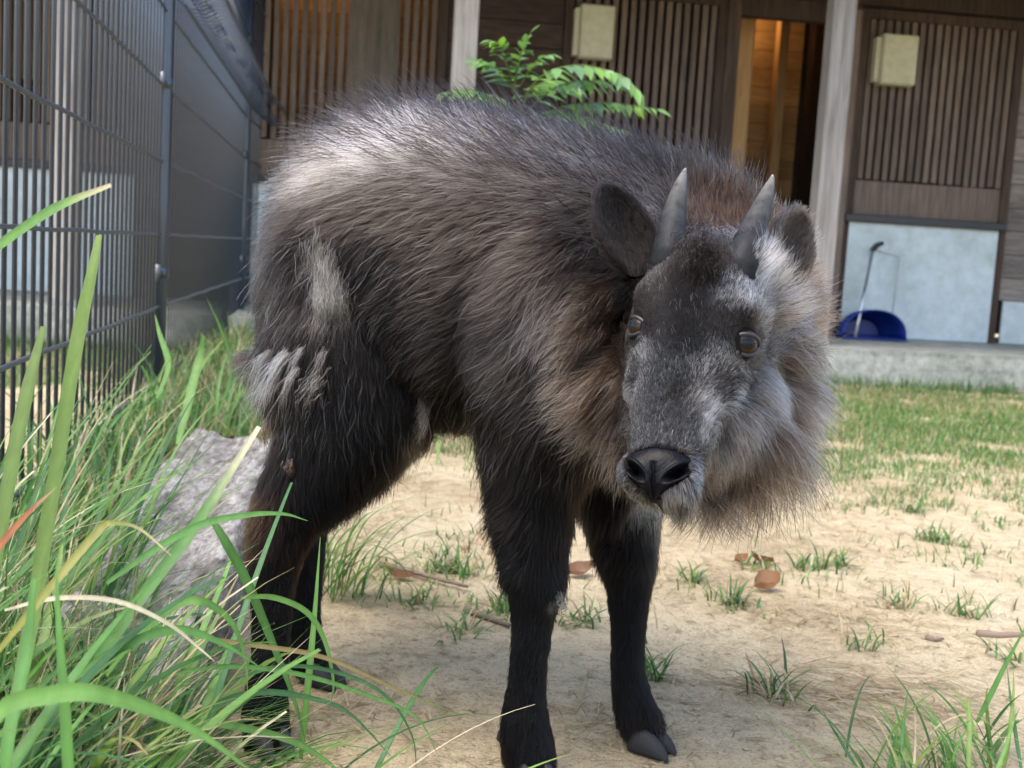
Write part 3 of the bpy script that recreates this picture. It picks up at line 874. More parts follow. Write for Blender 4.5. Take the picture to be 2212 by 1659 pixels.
# eyes, nose and hooves are bare
eyeL, eyeR = hit(1371, 703), hit(1612, 742)
noseC = hit(1412, 1030)
vcol = interp(BVt)
skin = vcol[:, 6:9] * .55 + vcol[:, 9:12] * .18 * vcol[:, 5:6]
a = body_me.attributes.new('col', 'FLOAT_COLOR', 'POINT')
c4 = np.ones((nv, 4), np.float32); c4[:, :3] = np.clip(skin, .004, .3)
a.data.foreach_set('color', c4.ravel())

# nose pad outline in head coordinates, found by looking along the muzzle
NOSE = [(1349, 1003), (1352, 985), (1375, 973), (1412, 966), (1455, 972), (1488, 988), (1497, 1008), (1488, 1030), (1455, 1048), (1432, 1064), (1416, 1088), (1406, 1088), (1396, 1066), (1376, 1050), (1357, 1030)]

# ears
def ear(base, tip, axis_w, face, width, cup, name):
    """leaf shaped cupped shell; returns object and its faces for the coat"""
    L = np.linalg.norm(tip - base); ax = (tip - base) / L
    aw = axis_w - ax * (axis_w @ ax); aw /= np.linalg.norm(aw)
    nm = np.cross(ax, aw)
    if nm @ face < 0: nm = -nm
    nu, nvv = 12, 16
    V, Fc = [], []
    for layer in (0, 1):
        for j in range(nvv + 1):
            v = j / nvv
            w = width * (math.sin(PI * min(1, (v * .86 + .10))) ** .62)
            if v > .97: w *= .55
            for i in range(nu + 1):
                u = 2 * i / nu - 1
                V.append(base + ax * (L * v) + aw * (u * w) - nm * (cup * (1 - u * u) * math.sin(PI * (v * .8 + .15)) ) - nm * (.004 * layer) - nm * .012 * v * v)
    n = nu + 1; lay = n * (nvv + 1)
    for j in range(nvv):
        for i in range(nu):
            q = (j * n + i, j * n + i + 1, (j + 1) * n + i + 1, (j + 1) * n + i)
            Fc.append(q); Fc.append(tuple(x + lay for x in q[::-1]))
    edge = [j * n for j in range(nvv + 1)] + [nvv * n + i for i in range(1, n)] + [j * n + nu for j in range(nvv - 1, -1, -1)]
    for a_, b_ in zip(edge[:-1], edge[1:]): Fc.append((a_, b_, b_ + lay, a_ + lay))
    o = mk('ear', V, Fc, M_earskin, serow, True)
    return o, np.array(V), nm, lay, n, nu, nvv
M_earskin = plain('ear_skin', (.004, .0033, .003), 1.0, 0, .0)
earsL = ear(W(1385, 590, 1.055), W(1322, 392, 1.085), imgdir(1, -.1, .25), -fwd + HL * -.2, .0262, .016, 'ear')
earsR = ear(W(1688, 602, 1.060), W(1756, 460, 1.100), imgdir(.8, .5, .55), -fwd * .5 + imgdir(.8, 0, 0), .026, .014, 'ear')

# ---------------- hair
def sample(n, Vt, Nt, Tr, weight):
    a_, b_, c_ = Vt[Tr[:, 0]], Vt[Tr[:, 1]], Vt[Tr[:, 2]]
    ar = np.linalg.norm(np.cross(b_ - a_, c_ - a_), axis=1) * weight
    idx = rng.choice(len(Tr), n, p=ar / ar.sum())
    r1, r2 = np.sqrt(rng.random(n)), rng.random(n)
    u, v, w = 1 - r1, r1 * (1 - r2), r1 * r2
    P = a_[idx] * u[:, None] + b_[idx] * v[:, None] + c_[idx] * w[:, None]
    N = Nt[Tr[idx, 0]] * u[:, None] + Nt[Tr[idx, 1]] * v[:, None] + Nt[Tr[idx, 2]] * w[:, None]
    return P, N / (np.linalg.norm(N, axis=1, keepdims=True) + 1e-9)

N_HAIR = 350000
cen = BVt[TRI].mean(1); cn = BN[TRI].mean(1)
tocam = CAM - cen; tocam /= np.linalg.norm(tocam, axis=1, keepdims=True)
facing = (cn * tocam).sum(1)
gl = interp(cen)[:, 4]
weight = np.where(facing > -.35, 1.0, .22) * np.clip(.03 / gl, .7, 4.5) * np.where(cen[:, 2] < .012, 0, 1)
P, N = sample(N_HAIR, BVt, BN, TRI, weight)
I = interp(P)
keep = (np.linalg.norm(P - eyeL, axis=1) > .013) & (np.linalg.norm(P - eyeR, axis=1) > .0135)
# bare nose: inside the pad outline, seen along the muzzle axis
def muzzle_uv(Q):
    r = Q - CAM; d = r @ fwd
    return np.stack([CX + F_PX * (r @ RT) / d, CY - F_PX * (r @ UP) / d], 1)
def inside(poly, uv):
    x, y = uv[:, 0], uv[:, 1]; c = np.zeros(len(x), bool); j = len(poly) - 1
    for i in range(len(poly)):
        xi, yi = poly[i]; xj, yj = poly[j]
        c ^= ((yi > y) != (yj > y)) & (x < (xj - xi) * (y - yi) / (yj - yi + 1e-12) + xi)
        j = i
    return c
nz = (np.linalg.norm(P - noseC, axis=1) < .06)
keep &= ~(nz & inside(NOSE, muzzle_uv(P)))
P, N, I = P[keep], N[keep], I[keep]

def make_coat(P, N, D, lift, Ln, palef, dark, pale, tip, clump_n, clump_amt=.55, wav=.10, seg=7):
    n = len(P)
    D = D + (rng.normal(size=(n, 3)) * .10)
    fl = np.stack([noise3(P * 22, 31 + k) for k in range(3)], 1) - .5
    D = D / (np.linalg.norm(D, axis=1, keepdims=True) + 1e-9) + fl * .75
    Tn = D - N * (D * N).sum(1, keepdims=True)
    Tn /= (np.linalg.norm(Tn, axis=1, keepdims=True) + 1e-9)
    lf = np.clip(lift + rng.normal(size=n) * .07, .06, .9)[:, None]
    v0 = Tn * (1 - lf) + N * (lf + .12); v0 /= np.linalg.norm(v0, axis=1, keepdims=True)
    v1 = Tn * (1 - lf * .75) + N * (lf * .55) + np.array([0, 0, -.16]); v1 /= np.linalg.norm(v1, axis=1, keepdims=True)
    Ln = Ln * rng.uniform(.55, 1.15, n) * np.where(rng.random(n) < .05, 1.25, 1)
    s = np.linspace(0, 1, seg)
    pts = np.zeros((n, seg, 3))
    pts[:, 0] = P
    step = (Ln / (seg - 1))[:, None]
    for k in range(1, seg):
        f = s[k]
        v = v0 * (1 - f) + v1 * f
        v /= np.linalg.norm(v, axis=1, keepdims=True)
        pts[:, k] = pts[:, k - 1] + v * step
    # wave
    side = np.cross(N, Tn)
    ph = rng.uniform(0, 6.28, n); amp = (Ln * wav * rng.uniform(.2, 1, n))
    for k in range(1, seg):
        pts[:, k] += side * (amp * s[k] * np.sin(ph + s[k] * 5.5))[:, None] + N * (amp * .4 * s[k] * np.cos(ph * 1.7 + s[k] * 5))[:, None]
    # locks
    ci = rng.choice(n, clump_n, replace=False)
    kd = KDTree(clump_n)
    for j, i in enumerate(ci): kd.insert(P[i], j)
    kd.balance()
    near = np.array([kd.find(p)[1] for p in P])
    cc = ci[near]
    off = pts[cc] - pts[cc][:, :1] + P[cc][:, None]
    sc = (Ln / (Ln[cc] + 1e-9))[:, None, None]
    target = P[cc][:, None] + (pts[cc] - P[cc][:, None]) * sc
    lam = (clump_amt * rng.uniform(.4, 1.1, n))[:, None, None] * (s ** 1.3)[None, :, None]
    far = np.linalg.norm(P - P[cc], axis=1) > .03
    lam[far] = 0
    pts = pts * (1 - lam) + target * lam
    # colour
    lock = rng.random(clump_n)[near]
    is_pale = rng.random(n) < np.clip(palef + (lock - .5) * .35, 0, 1)
    base = np.where(is_pale[:, None], pale, dark)
    base = base * rng.uniform(.7, 1.25, (n, 1)) * (1 + (lock - .5)[:, None] * .35)
    colr = np.zeros((n, seg, 3))
    tp = np.where(is_pale[:, None], tip, dark * .5 + tip * .5 * np.where(tip.mean(1) < .05, 1, .35)[:, None])
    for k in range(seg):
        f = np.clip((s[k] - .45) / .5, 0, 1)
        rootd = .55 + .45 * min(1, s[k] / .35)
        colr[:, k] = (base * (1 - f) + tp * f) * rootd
    return pts, colr

pm = np.zeros(len(P)); pc = I[:, 9:12].copy(); lm = np.ones(len(P)); ptip = I[:, 12:15].copy(); pf = I[:, 5].copy()
jit = 1 + (noise3(P * 90, 77) - .5) * 1.1
for q, (px, py, r, col_, sh, lf_) in zip(PP, patches):
    w = np.exp(-((np.linalg.norm(P - q, axis=1) * jit / r) ** 3))
    pc = pc * (1 - w[:, None]) + np.array(col_) * w[:, None]; ptip = ptip * (1 - w[:, None]) + np.array(col_) * w[:, None]
    pf = pf * (1 - w) + sh * w; lm = lm * (1 - w) + lf_ * w
dk = I[:, 6:9].copy()
for q, (px, py, r) in zip(DP, darks):
    w = np.exp(-((np.linalg.norm(P - q, axis=1) / r) ** 3))
    pf = pf * (1 - w); dk = dk * (1 - w[:, None]) + np.array(K_) * w[:, None]
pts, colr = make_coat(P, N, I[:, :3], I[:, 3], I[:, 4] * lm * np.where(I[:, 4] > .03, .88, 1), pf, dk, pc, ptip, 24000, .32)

# long guard hairs: pale strands on the flanks, dark upright ones on the crest
def guard(n, wfun, lenf, lift_add, dark, pale, palef, tipc, seg=7, cl=.25):
    w_ = weight / np.clip(.03 / gl, .7, 4.5) * wfun(cen, cn, gl)
    p_, n_ = sample(n, BVt, BN, TRI, w_)
    ok = ~((np.linalg.norm(p_ - noseC, axis=1) < .06) & inside(NOSE, muzzle_uv(p_))) & (np.linalg.norm(p_ - eyeL, axis=1) > .017) & (np.linalg.norm(p_ - eyeR, axis=1) > .018)
    p_, n_ = p_[ok], n_[ok]
    i_ = interp(p_)
    m = len(p_)
    return make_coat(p_, n_, i_[:, :3], np.clip(i_[:, 3] + lift_add, .1, .9), i_[:, 4] * lenf, np.full(m, palef), np.tile(np.array(dark), (m, 1)), np.tile(np.array(pale), (m, 1)), np.tile(np.array(tipc), (m, 1)), max(50, m // 12), cl, .14, seg)
flank_w = lambda c, nn, g: np.where((g > .035) & (c[:, 2] > .34), 1.0, .02)
g1p, g1c = guard(8000, flank_w, 1.05, .06, GB, (.075, .062, .052), .42, (.15, .13, .112))
crest_w = lambda c, nn, g: np.where((nn[:, 2] > .72) & (c[:, 2] > .55) & (g > .035), 1.0, 0.0)
g2p, g2c = guard(3200, crest_w, 1.25, .22, (.004, .003, .003), (.03, .015, .009), .4, (.004, .003, .003))
ruff_w = lambda c, nn, g: np.where((g > .045) & (np.linalg.norm(c - HE, axis=1) < .135), 1.0, 0.0)
g3p, g3c = guard(7000, ruff_w, 1.15, .05, (.03, .016, .009), (.12, .095, .075), .55, (.15, .125, .10))
face_w = lambda c, nn, g: np.where((g < .011) & (c[:, 1] < 1.08) & (c[:, 2] > .3), 1.0, 0.0)
g4p, g4c = guard(450, face_w, 1.2, .08, MG, WG, .75, (.34, .34, .35))

# coat of the ears
EP, EC = [], []
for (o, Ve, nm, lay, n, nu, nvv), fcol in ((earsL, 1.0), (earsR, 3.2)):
    me = o.data; me.calc_loop_triangles()
    tr = np.array([t.vertices[:] for t in me.loop_triangles]); vn = np.array([v.normal[:] for v in me.vertices])
    p_, n_ = sample(14000, Ve, vn, tr, np.ones(len(tr)))
    ax = Ve[nvv * n + nu // 2] - Ve[nu // 2]; ax /= np.linalg.norm(ax)
    outer = (n_ @ nm) < 0
    m = len(p_)
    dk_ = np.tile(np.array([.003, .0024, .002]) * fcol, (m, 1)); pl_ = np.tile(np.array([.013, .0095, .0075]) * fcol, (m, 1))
    a_, b_ = make_coat(p_, n_, np.tile(ax, (m, 1)) + n_ * .0, np.full(m, .25), np.where(outer, .013, .013), np.full(m, .3), dk_, pl_, pl_, 900, .3)
    EP.append(a_); EC.append(b_)
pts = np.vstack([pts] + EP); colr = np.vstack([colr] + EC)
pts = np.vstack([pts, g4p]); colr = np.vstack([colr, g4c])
# cottony shed tufts lying on the haunch
def bundle(px, py, dx, dy, L, n, spread, col, droop=.3):
    n = int(n * .7); c = hit(px, py); nn_ = np.array(bvh.find_nearest(Vector(c))[1])
    seg = 7; s_ = np.linspace(0, 1, seg)
    d = imgdir(dx, dy, 0); d /= np.linalg.norm(d)
    side = np.cross(d, nn_); side /= np.linalg.norm(side)
    r0 = c + side * (rng.normal(size=(n, 1)) * spread) + d * (rng.normal(size=(n, 1)) * spread * 1.3) + nn_ * rng.uniform(.006, .016, (n, 1))
    v = d + rng.normal(size=(n, 3)) * .20 + nn_ * .10
    ll = L * rng.uniform(.25, 1.1, n)
    p = r0[:, None] + v[:, None] * (s_[None, :, None] * ll[:, None, None]) + nn_ * (np.sin(s_ * PI) * .004 - s_ * .003)[None, :, None] + np.array([0, 0, -1.]) * (s_ ** 2 * droop * L)[None, :, None]
    ph = rng.uniform(0, 6.28, n)
    p += side * (np.sin(ph[:, None] + s_ * 6) * s_ * .0035)[..., None]
    mid = p.mean(0)[None]
    p = p * (1 - .3 * s_[None, :, None]) + (mid + (p[:, :1] - mid[:, :1]) * .3) * .3 * s_[None, :, None]
    cc = np.tile(np.array(col), (n, seg, 1)) * np.where(rng.random((n, 1, 1)) < .3, .25, rng.uniform(.5, 1.15, (n, 1, 1)))
    return p, cc
CW, CT, CO = (.34, .31, .275), (.20, .17, .145), (.20, .115, .075)
bs = [bundle(700, 535, .1, 1, .026, 110, .009, CT), bundle(712, 565, .15, 1, .028, 200, .009, CT), bundle(722, 600, .2, 1, .028, 320, .009, CW), bundle(708, 630, -.1, 1, .024, 220, .006, CW), bundle(738, 632, .35, 1, .022, 260, .007, CT),
      bundle(712, 655, 0, 1, .018, 120, .004, CW), bundle(745, 650, .6, .8, .014, 120, .004, CT), bundle(728, 640, .1, 1, .02, 160, .005, CW),
      bundle(606, 764, -.62, .8, .046, 75, .0022, CT), bundle(634, 768, -.6, .85, .060, 130, .0025, CW), bundle(664, 760, -.52, .9, .040, 60, .0020, CT), bundle(703, 768, -.3, 1, .030, 75, .0026, CT), bundle(655, 800, -.58, .85, .046, 80, .0020, CW),
      bundle(690, 830, -.6, .8, .020, 150, .007, (.20, .175, .15)), bundle(610, 830, -.9, .5, .030, 110, .006, CT), bundle(592, 905, -.35, .95, .024, 130, .004, CO), bundle(640, 1000, 0, 1, .008, 90, .003, CO),
      bundle(902, 850, -.05, 1, .022, 110, .003, CT), bundle(896, 885, -.1, 1, .022, 110, .003, CW), bundle(1195, 1285, .1, 1, .010, 70, .003, (.2, .2, .2), .1),
      bundle(1398, 545, -.75, -.5, .030, 260, .010, (.075, .058, .045), -.1), bundle(1392, 580, -.8, -.1, .030, 260, .010, (.085, .06, .042), 0), bundle(1410, 510, -.6, -.8, .026, 220, .009, (.06, .048, .04), -.1),
      bundle(1672, 575, .7, -.6, .030, 320, .011, (.22, .20, .185), -.1), bundle(1650, 560, .6, -.75, .028, 260, .010, (.20, .185, .17), -.1),
      bundle(1505, 585, 0, -1, .014, 420, .010, (.012, .008, .006), -.2), bundle(1535, 590, .1, -1, .014, 300, .008, (.012, .008, .006), -.2)]
gpts = np.vstack([g1p, g2p, g3p] + [b_[0] for b_ in bs]); gcol = np.vstack([g1c, g2c, g3c] + [b_[1] for b_ in bs])

def hair_mat():
    m = bpy.data.materials.new('serow_hair'); m.use_nodes = True
    nt = m.node_tree; nt.nodes.clear()
    out = nt.nodes.new('ShaderNodeOutputMaterial')
    at = nt.nodes.new('ShaderNodeAttribute'); at.attribute_name = 'col'
    h = nt.nodes.new('ShaderNodeBsdfHairPrincipled')
    h.model = 'CHIANG'; h.parametrization = 'COLOR'
    nt.links.new(at.outputs['Color'], h.inputs['Color'])
    h.inputs['Roughness'].default_value = .36; h.inputs['Radial Roughness'].default_value = .6
    h.inputs['IOR'].default_value = 1.22
    nt.links.new(h.outputs[0], out.inputs['Surface'])
    return m

def hair_object(name, pts, colr, r0, r1, mat, parent):
    n, seg = pts.shape[:2]
    hc = bpy.data.hair_curves.new(name)
    hc.add_curves([seg] * n)
    hc.position_data.foreach_set('vector', np.ascontiguousarray(pts, np.float32).ravel())
    rad = np.linspace(r0, r1, seg, dtype=np.float32); rad[-1] = r1 * .35
    ra = hc.attributes.get('radius') or hc.attributes.new('radius', 'FLOAT', 'POINT')
    ra.data.foreach_set('value', np.tile(rad, n))
    ca = hc.attributes.new('col', 'FLOAT_COLOR', 'POINT')
    c = np.ones((n * seg, 4), np.float32); c[:, :3] = np.clip(colr.reshape(-1, 3), .002, .9)
    ca.data.foreach_set('color', c.ravel())
    hc.materials.append(mat)
    o = bpy.data.objects.new(name, hc); COL.objects.link(o)
    o.parent = parent; o.matrix_parent_inverse = parent_inv(parent)
    return o
M_hair = hair_mat()
fur = hair_object('fur', pts, colr, .00023, .00013, M_hair, serow)

guards = hair_object('guard_hair', gpts, gcol, .00027, .00016, M_hair, serow)

# ---------------- horns
def horn_mat():
    m, nt, b = new_mat('horn')
    at = nt.nodes.new('ShaderNodeAttribute'); at.attribute_name = 'col'
    n = tex(nt, scale=70, detail=6, rough=.7)
    c = mix(nt, at.outputs['Color'], ramp(nt, n, [(.32, (.12, .12, .12)), (.42, (.75, .75, .75)), (.7, (1.5, 1.5, 1.45))]), .9, 'MULTIPLY')
    nt.links.new(c, b.inputs['Base Color']); b.inputs['Roughness'].default_value = .5; b.inputs['Specular IOR Level'].default_value = .12
    bump(nt, b, n, .25, .002)
    return m
M_horn = horn_mat()
def horn(pts4):
    d0 = float((hit(*pts4[1][:2]) - CAM) @ fwd) + .012 - pts4[1][2]
    pts4 = [(a, b, c + d0, r) for a, b, c, r in pts4]
    f0 = pts4[0]; pts4[0] = (f0[0], f0[1], f0[2] + .012, f0[3])
    S = spline(np.array([[*W(a, b, c), r] for a, b, c, r in pts4]), 7)
    seg = 18; V, Fc, cl = [], [], []
    for i in range(len(S)):
        t = S[min(i + 1, len(S) - 1), :3] - S[max(i - 1, 0), :3]; t /= np.linalg.norm(t)
        a_ = np.cross(t, HU); a_ /= np.linalg.norm(a_); b_ = np.cross(t, a_)
        f = i / (len(S) - 1)
        wob = (1 + .05 * math.sin(i * 2.1) * (1 - f) ** 1.5) * .96
        for k in range(seg):
            an = 2 * PI * k / seg
            V.append(S[i, :3] + (a_ * math.cos(an) + b_ * math.sin(an) * 1.05) * S[i, 3] * wob)
            g = np.array([.011, .0115, .013]) * (1 - f) + np.array([.22, .21, .185]) * f ** 2.6 + .012 * f
            cl.append(g)
    for i in range(len(S) - 1):
        for k in range(seg):
            Fc.append((i * seg + k, i * seg + (k + 1) % seg, (i + 1) * seg + (k + 1) % seg, (i + 1) * seg + k))
    Fc.append(tuple((len(S) - 1) * seg + k for k in range(seg)))
    mk('horn', V, Fc, M_horn, serow, True, col=np.array(cl))
horn([(1440, 585, 1.0471, .0175), (1446, 545, 1.0565, .0162), (1453, 490, 1.0726, .0130), (1461, 440, 1.0886, .0098), (1470, 400, 1.1009, .0062), (1478, 373, 1.1104, .0028), (1481, 364, 1.1132, .0008)])
horn([(1592, 612, 1.0253, .0185), (1602, 570, 1.0338, .0170), (1622, 510, 1.0508, .0135), (1643, 455, 1.0660, .0098), (1658, 415, 1.0773, .0062), (1667, 388, 1.0849, .0028), (1669, 378, 1.0877, .0008)])

# ---------------- eyes
def eye_mats():
    m, nt, b = new_mat('eye_ball')
    tcn = nt.nodes.new('ShaderNodeAttribute'); tcn.attribute_name = 'col'
    nt.links.new(tcn.outputs['Color'], b.inputs['Base Color'])
    b.inputs['Roughness'].default_value = .05
    b.inputs['Specular IOR Level'].default_value = .22
    return m
M_eye = eye_mats()
M_lid = plain('eye_lid', (.014, .012, .012), .45)
def eye(c, look, r):
    look = look / np.linalg.norm(look)
    hx = HL - look * (HL @ look); hx /= np.linalg.norm(hx); hy = np.cross(look, hx)
    V, Fc, cl = [], [], []
    nu, nr = 28, 18
    for j in range(nr + 1):
        th = (PI * .62) * j / nr
        for k in range(nu):
            an = 2 * PI * k / nu
            x, y = math.sin(th) * math.cos(an), math.sin(th) * math.sin(an)
            V.append(c + (hx * x + hy * y + look * math.cos(th)) * r)
            rr = math.hypot(x, y); pu = math.hypot(x / .52, y / .36)
            if pu < 1: q = (.003, .004, .006)
            elif rr < .84: q = (.022 - .006 * abs(x), .009, .003)
            elif rr < .92: q = (.012, .008, .005)
            else: q = (.06, .05, .045)
            cl.append(q)
    for j in range(nr):
        for k in range(nu):
            Fc.append((j * nu + k, j * nu + (k + 1) % nu, (j + 1) * nu + (k + 1) % nu, (j + 1) * nu + k))
    o = mk('eye', V, Fc, M_eye, serow, True, col=np.array(cl))
    # lids: an almond ring hugging the ball
    pts_, rad_ = [], []
    n = 22
    for k in range(n + 1):
        an = 2 * PI * k / n
        x, y = math.cos(an) * .93, math.sin(an) * (.56 if math.sin(an) > 0 else .68)
        zz = math.sqrt(max(.02, 1 - x * x - y * y))
        pts_.append(c + (hx * x + hy * y + look * zz) * (r * 1.03)); rad_.append(r * .14)
    tube('eyelid', pts_, rad_, M_lid, serow, 8)
lookC = CAM - HE; lookC /= np.linalg.norm(lookC)
oL = lookC * .50 - HL * .72 + HU * .12; oL /= np.linalg.norm(oL)
oR = lookC * .80 + HL * .42 + HU * .05; oR /= np.linalg.norm(oR)
eye(eyeL - oL * .0088, oL, .0128)
eye(eyeR - oR * .0092, oR, .0140)

# ---------------- nose pad, laid on the muzzle
def nose_mat():
    m, nt, b = new_mat('wet_nose')
    v = nt.nodes.new('ShaderNodeTexVoronoi'); v.inputs['Scale'].default_value = 420
    tcn = nt.nodes.new('ShaderNodeTexCoord'); nt.links.new(tcn.outputs['Object'], v.inputs['Vector'])
    b.inputs['Base Color'].default_value = (.004, .004, .005, 1); b.inputs['Specular IOR Level'].default_value = .08
    n = tex(nt, scale=90, detail=4)
    rr = ramp(nt, n, [(.4, (.22, .22, .22)), (.7, (.5, .5, .5))]); nt.links.new(rr, b.inputs['Roughness'])
    bump(nt, b, v.outputs['Distance'], .25, .0006)
    return m
M_nose = nose_mat()
def nose():
    poly = np.array(spline(np.array(NOSE + [NOSE[0]], float), 4))[:-1]
    cpt = np.array([1412., 1022.])
    V, Fc = [], []
    rings = [0, .1, .2, .3, .38, .46, .52, .58, .64, .7, .76, .82, .88, .94, 1.0]
    n = len(poly)
    nostr = [((1370, 1016), (22, 9), .75), ((1466, 1020), (28, 9), -.5)]
    for f in rings:
        for p in poly:
            q = cpt + (p - cpt) * f
            r = ray(*q); h = bvh.ray_cast(Vector(CAM), Vector(r / np.linalg.norm(r)))
            if h[0] is None:
                nn = bvh.find_nearest(Vector(CAM + r * .931)); pos, nrm = np.array(nn[0]), np.array(nn[1])
            else: pos, nrm = np.array(h[0]), np.array(h[1])
            hgt = .0026 * (1 - f ** 6) - .001
            for (cx, cy), (ra, rb), an in nostr:
                dx, dy = q[0] - cx, q[1] - cy
                xx = dx * math.cos(an) + dy * math.sin(an); yy = -dx * math.sin(an) + dy * math.cos(an)
                e = (xx / ra) ** 2 + (yy / rb) ** 2
                hgt -= .024 * math.exp(-e * 1.6)
                hgt += .0025 * math.exp(-((math.sqrt(e) - 1.6) / .4) ** 2)
            if q[1] > 1000: hgt -= .0028 * math.exp(-((q[0] - 1411) / 3.5) ** 2)
            V.append(pos - HF * 0 + (nrm * .5 + (-r / np.linalg.norm(r)) * .5) * hgt)
    for j in range(len(rings) - 1):
        for k in range(n):
            Fc.append((j * n + k, (j + 1) * n + k, (j + 1) * n + (k + 1) % n, j * n + (k + 1) % n))
    o = mk('nose', V, Fc, M_nose, serow, True)
    sd = o.modifiers.new('s', 'SUBSURF'); sd.levels = 1; sd.render_levels = 1
nose()
# the skin under the pad is drawn back so that the nostrils are open
_c = np.array([1412., 1022.])
_in = (np.linalg.norm(BVt - noseC, axis=1) < .06) & inside([tuple(_c + (np.array(q) - _c) * .93) for q in NOSE], muzzle_uv(BVt)) & (((CAM - BVt) * BN).sum(1) > 0)
BVt[_in] -= BN[_in] * .022 - HF * -.004
body_me.vertices.foreach_set('co', BVt.astype(np.float32).ravel()); body_me.update()

# ---------------- hooves
M_hoof = plain('hoof_horn', (.022, .022, .024), .7, 0, .25)
def hoof(cen, aim, spread, ln=.046, w=.019, h=.030):
    """two claws; cen = place above the ground where leg ends; aim = heading on the ground"""
    aim = np.array([aim[0], aim[1], 0.]); aim /= np.linalg.norm(aim)
    sd = np.array([aim[1], -aim[0], 0.])
    gz = float(ground_h(cen[0], cen[1]))
    for s in (-1, 1):
        V, Fc = [], []
        o = np.array([cen[0], cen[1], gz + .001]) + sd * s * (w * .56)
        hd = aim + sd * s * spread; hd /= np.linalg.norm(hd)
        sw = np.array([hd[1], -hd[0], 0.])
        stn = [(-.36, .55, .70), (-.2, .95, .95), (.05, 1.0, 1.0), (.28, .96, .84), (.48, .80, .60), (.60, .55, .36), (.66, .2, .15)]
        m = 10
        for x, ww, hh in stn:
            for k in range(m):
                an = 2 * PI * k / m
                yy = math.cos(an) * ww * w * .5 * (1.1 if math.sin(an) < 0 else .82)
                zz = (math.sin(an) * .5 + .5) ** .8 * hh * h
                V.append(o + hd * (x * ln) + sw * yy + np.array([0, 0, zz]))
        for i in range(len(stn) - 1):
            for k in range(m): Fc.append((i * m + k, i * m + (k + 1) % m, (i + 1) * m + (k + 1) % m, (i + 1) * m + k))
        Fc.append(tuple(range(m))[::-1]); Fc.append(tuple((len(stn) - 1) * m + k for k in range(m)))
        mk('hoof', V, Fc, M_hoof, serow, True)
hoof(W(1154, 1676, 1.160), imgdir(.25, 0, -1), .03)
hoof(W(1398, 1592, 1.268), imgdir(.85, 0, -.5), .03)
hoof(W(580, 1616, 1.205), imgdir(.5, 0, -.6), .03)
hoof(W(690, 1456, 1.405), imgdir(.9, 0, -.4), .03)
def dewclaw(a_, b_):
    tube('dewclaw', [a_, (a_ + b_) / 2, b_], [.007, .0075, .004], M_hoof, serow, 8)
dewclaw(W(1098, 1578, 1.188), W(1078, 1602, 1.183))
# ------------------------------------------------------------------ grass
GR = np.array([(.065, .165, .035), (.09, .215, .048), (.12, .25, .055), (.05, .135, .045), (.16, .25, .055)])
STRAW = np.array([(.50, .41, .25), (.40, .31, .17), (.58, .50, .35), (.30, .20, .11)])
RED = np.array([.33, .12, .055])

def ribbon(cl, w, side0, fold=.25):
    """centre line (n,3), half widths (n,), across vector -> verts, quads (3 across)"""
    cl = np.asarray(cl); n = len(cl)
    t = np.gradient(cl, axis=0); t /= (np.linalg.norm(t, axis=1, keepdims=True) + 1e-9)
    sd = side0 - t * (t @ side0)[:, None] if np.ndim(side0) == 1 else side0
    sd = sd / (np.linalg.norm(sd, axis=1, keepdims=True) + 1e-9)
    up = np.cross(sd, t)
    up *= np.sign(up[:, 2:3] + 1e-6)
    V = np.stack([cl - sd * w[:, None] + up * (w * fold)[:, None], cl, cl + sd * w[:, None] + up * (w * fold)[:, None]], 1).reshape(-1, 3)
    i = np.arange(n - 1) * 3
    Q = np.concatenate([np.stack([i, i + 1, i + 4, i + 3], 1), np.stack([i + 1, i + 2, i + 5, i + 4], 1)])
    return V, Q

def wprof(n, w, tip=.05, cut=False):
    s = np.linspace(0, 1, n)
    p = np.minimum(1, .55 + s * 2.2) * np.clip((1 - s) / .55, 0, 1) ** .75
    if cut: p = np.minimum(1, .55 + s * 2.2) * np.clip((1.25 - s) / .6, 0, 1)
    return np.maximum(p, tip) * w * .5

def arch(base, az, e0, e1, L, n=14, sway=0.0):
    s = np.linspace(0, 1, n)
    el = e0 + (e1 - e0) * s ** 1.5
    a = az + sway * s
    st = L / (n - 1)
    d = np.stack([np.cos(el) * np.cos(a), np.cos(el) * np.sin(a), np.sin(el)], 1) * st
    return np.asarray(base) + np.concatenate([np.zeros((1, 3)), np.cumsum(d[:-1], 0)])

def blade_part(parent, cl, w, col, tipcol=None, cut=False, side=None, name='blade'):
    n = len(cl)
    t = cl[-1] - cl[0]
    if side is None:
        h = np.array([t[0], t[1], 0]); h /= (np.linalg.norm(h) + 1e-9)
        side = np.array([-h[1], h[0], 0])
    V, Q = ribbon(cl, wprof(n, w, .06, cut), side)
    c = np.tile(np.asarray(col, float), (len(V), 1))
    if tipcol is not None:
        f = np.repeat(np.clip((np.linspace(0, 1, n) - .72) / .28, 0, 1), 3)[:, None]
        c = c * (1 - f) + np.asarray(tipcol) * f
    c = c * (1 + .25 * (np.tile(np.array([0, 1, 0]), n)[:, None]))
    return mk(name, V, Q, M_blade, parent, True, col=c)

def gz(x, y): return float(ground_h(x, y))

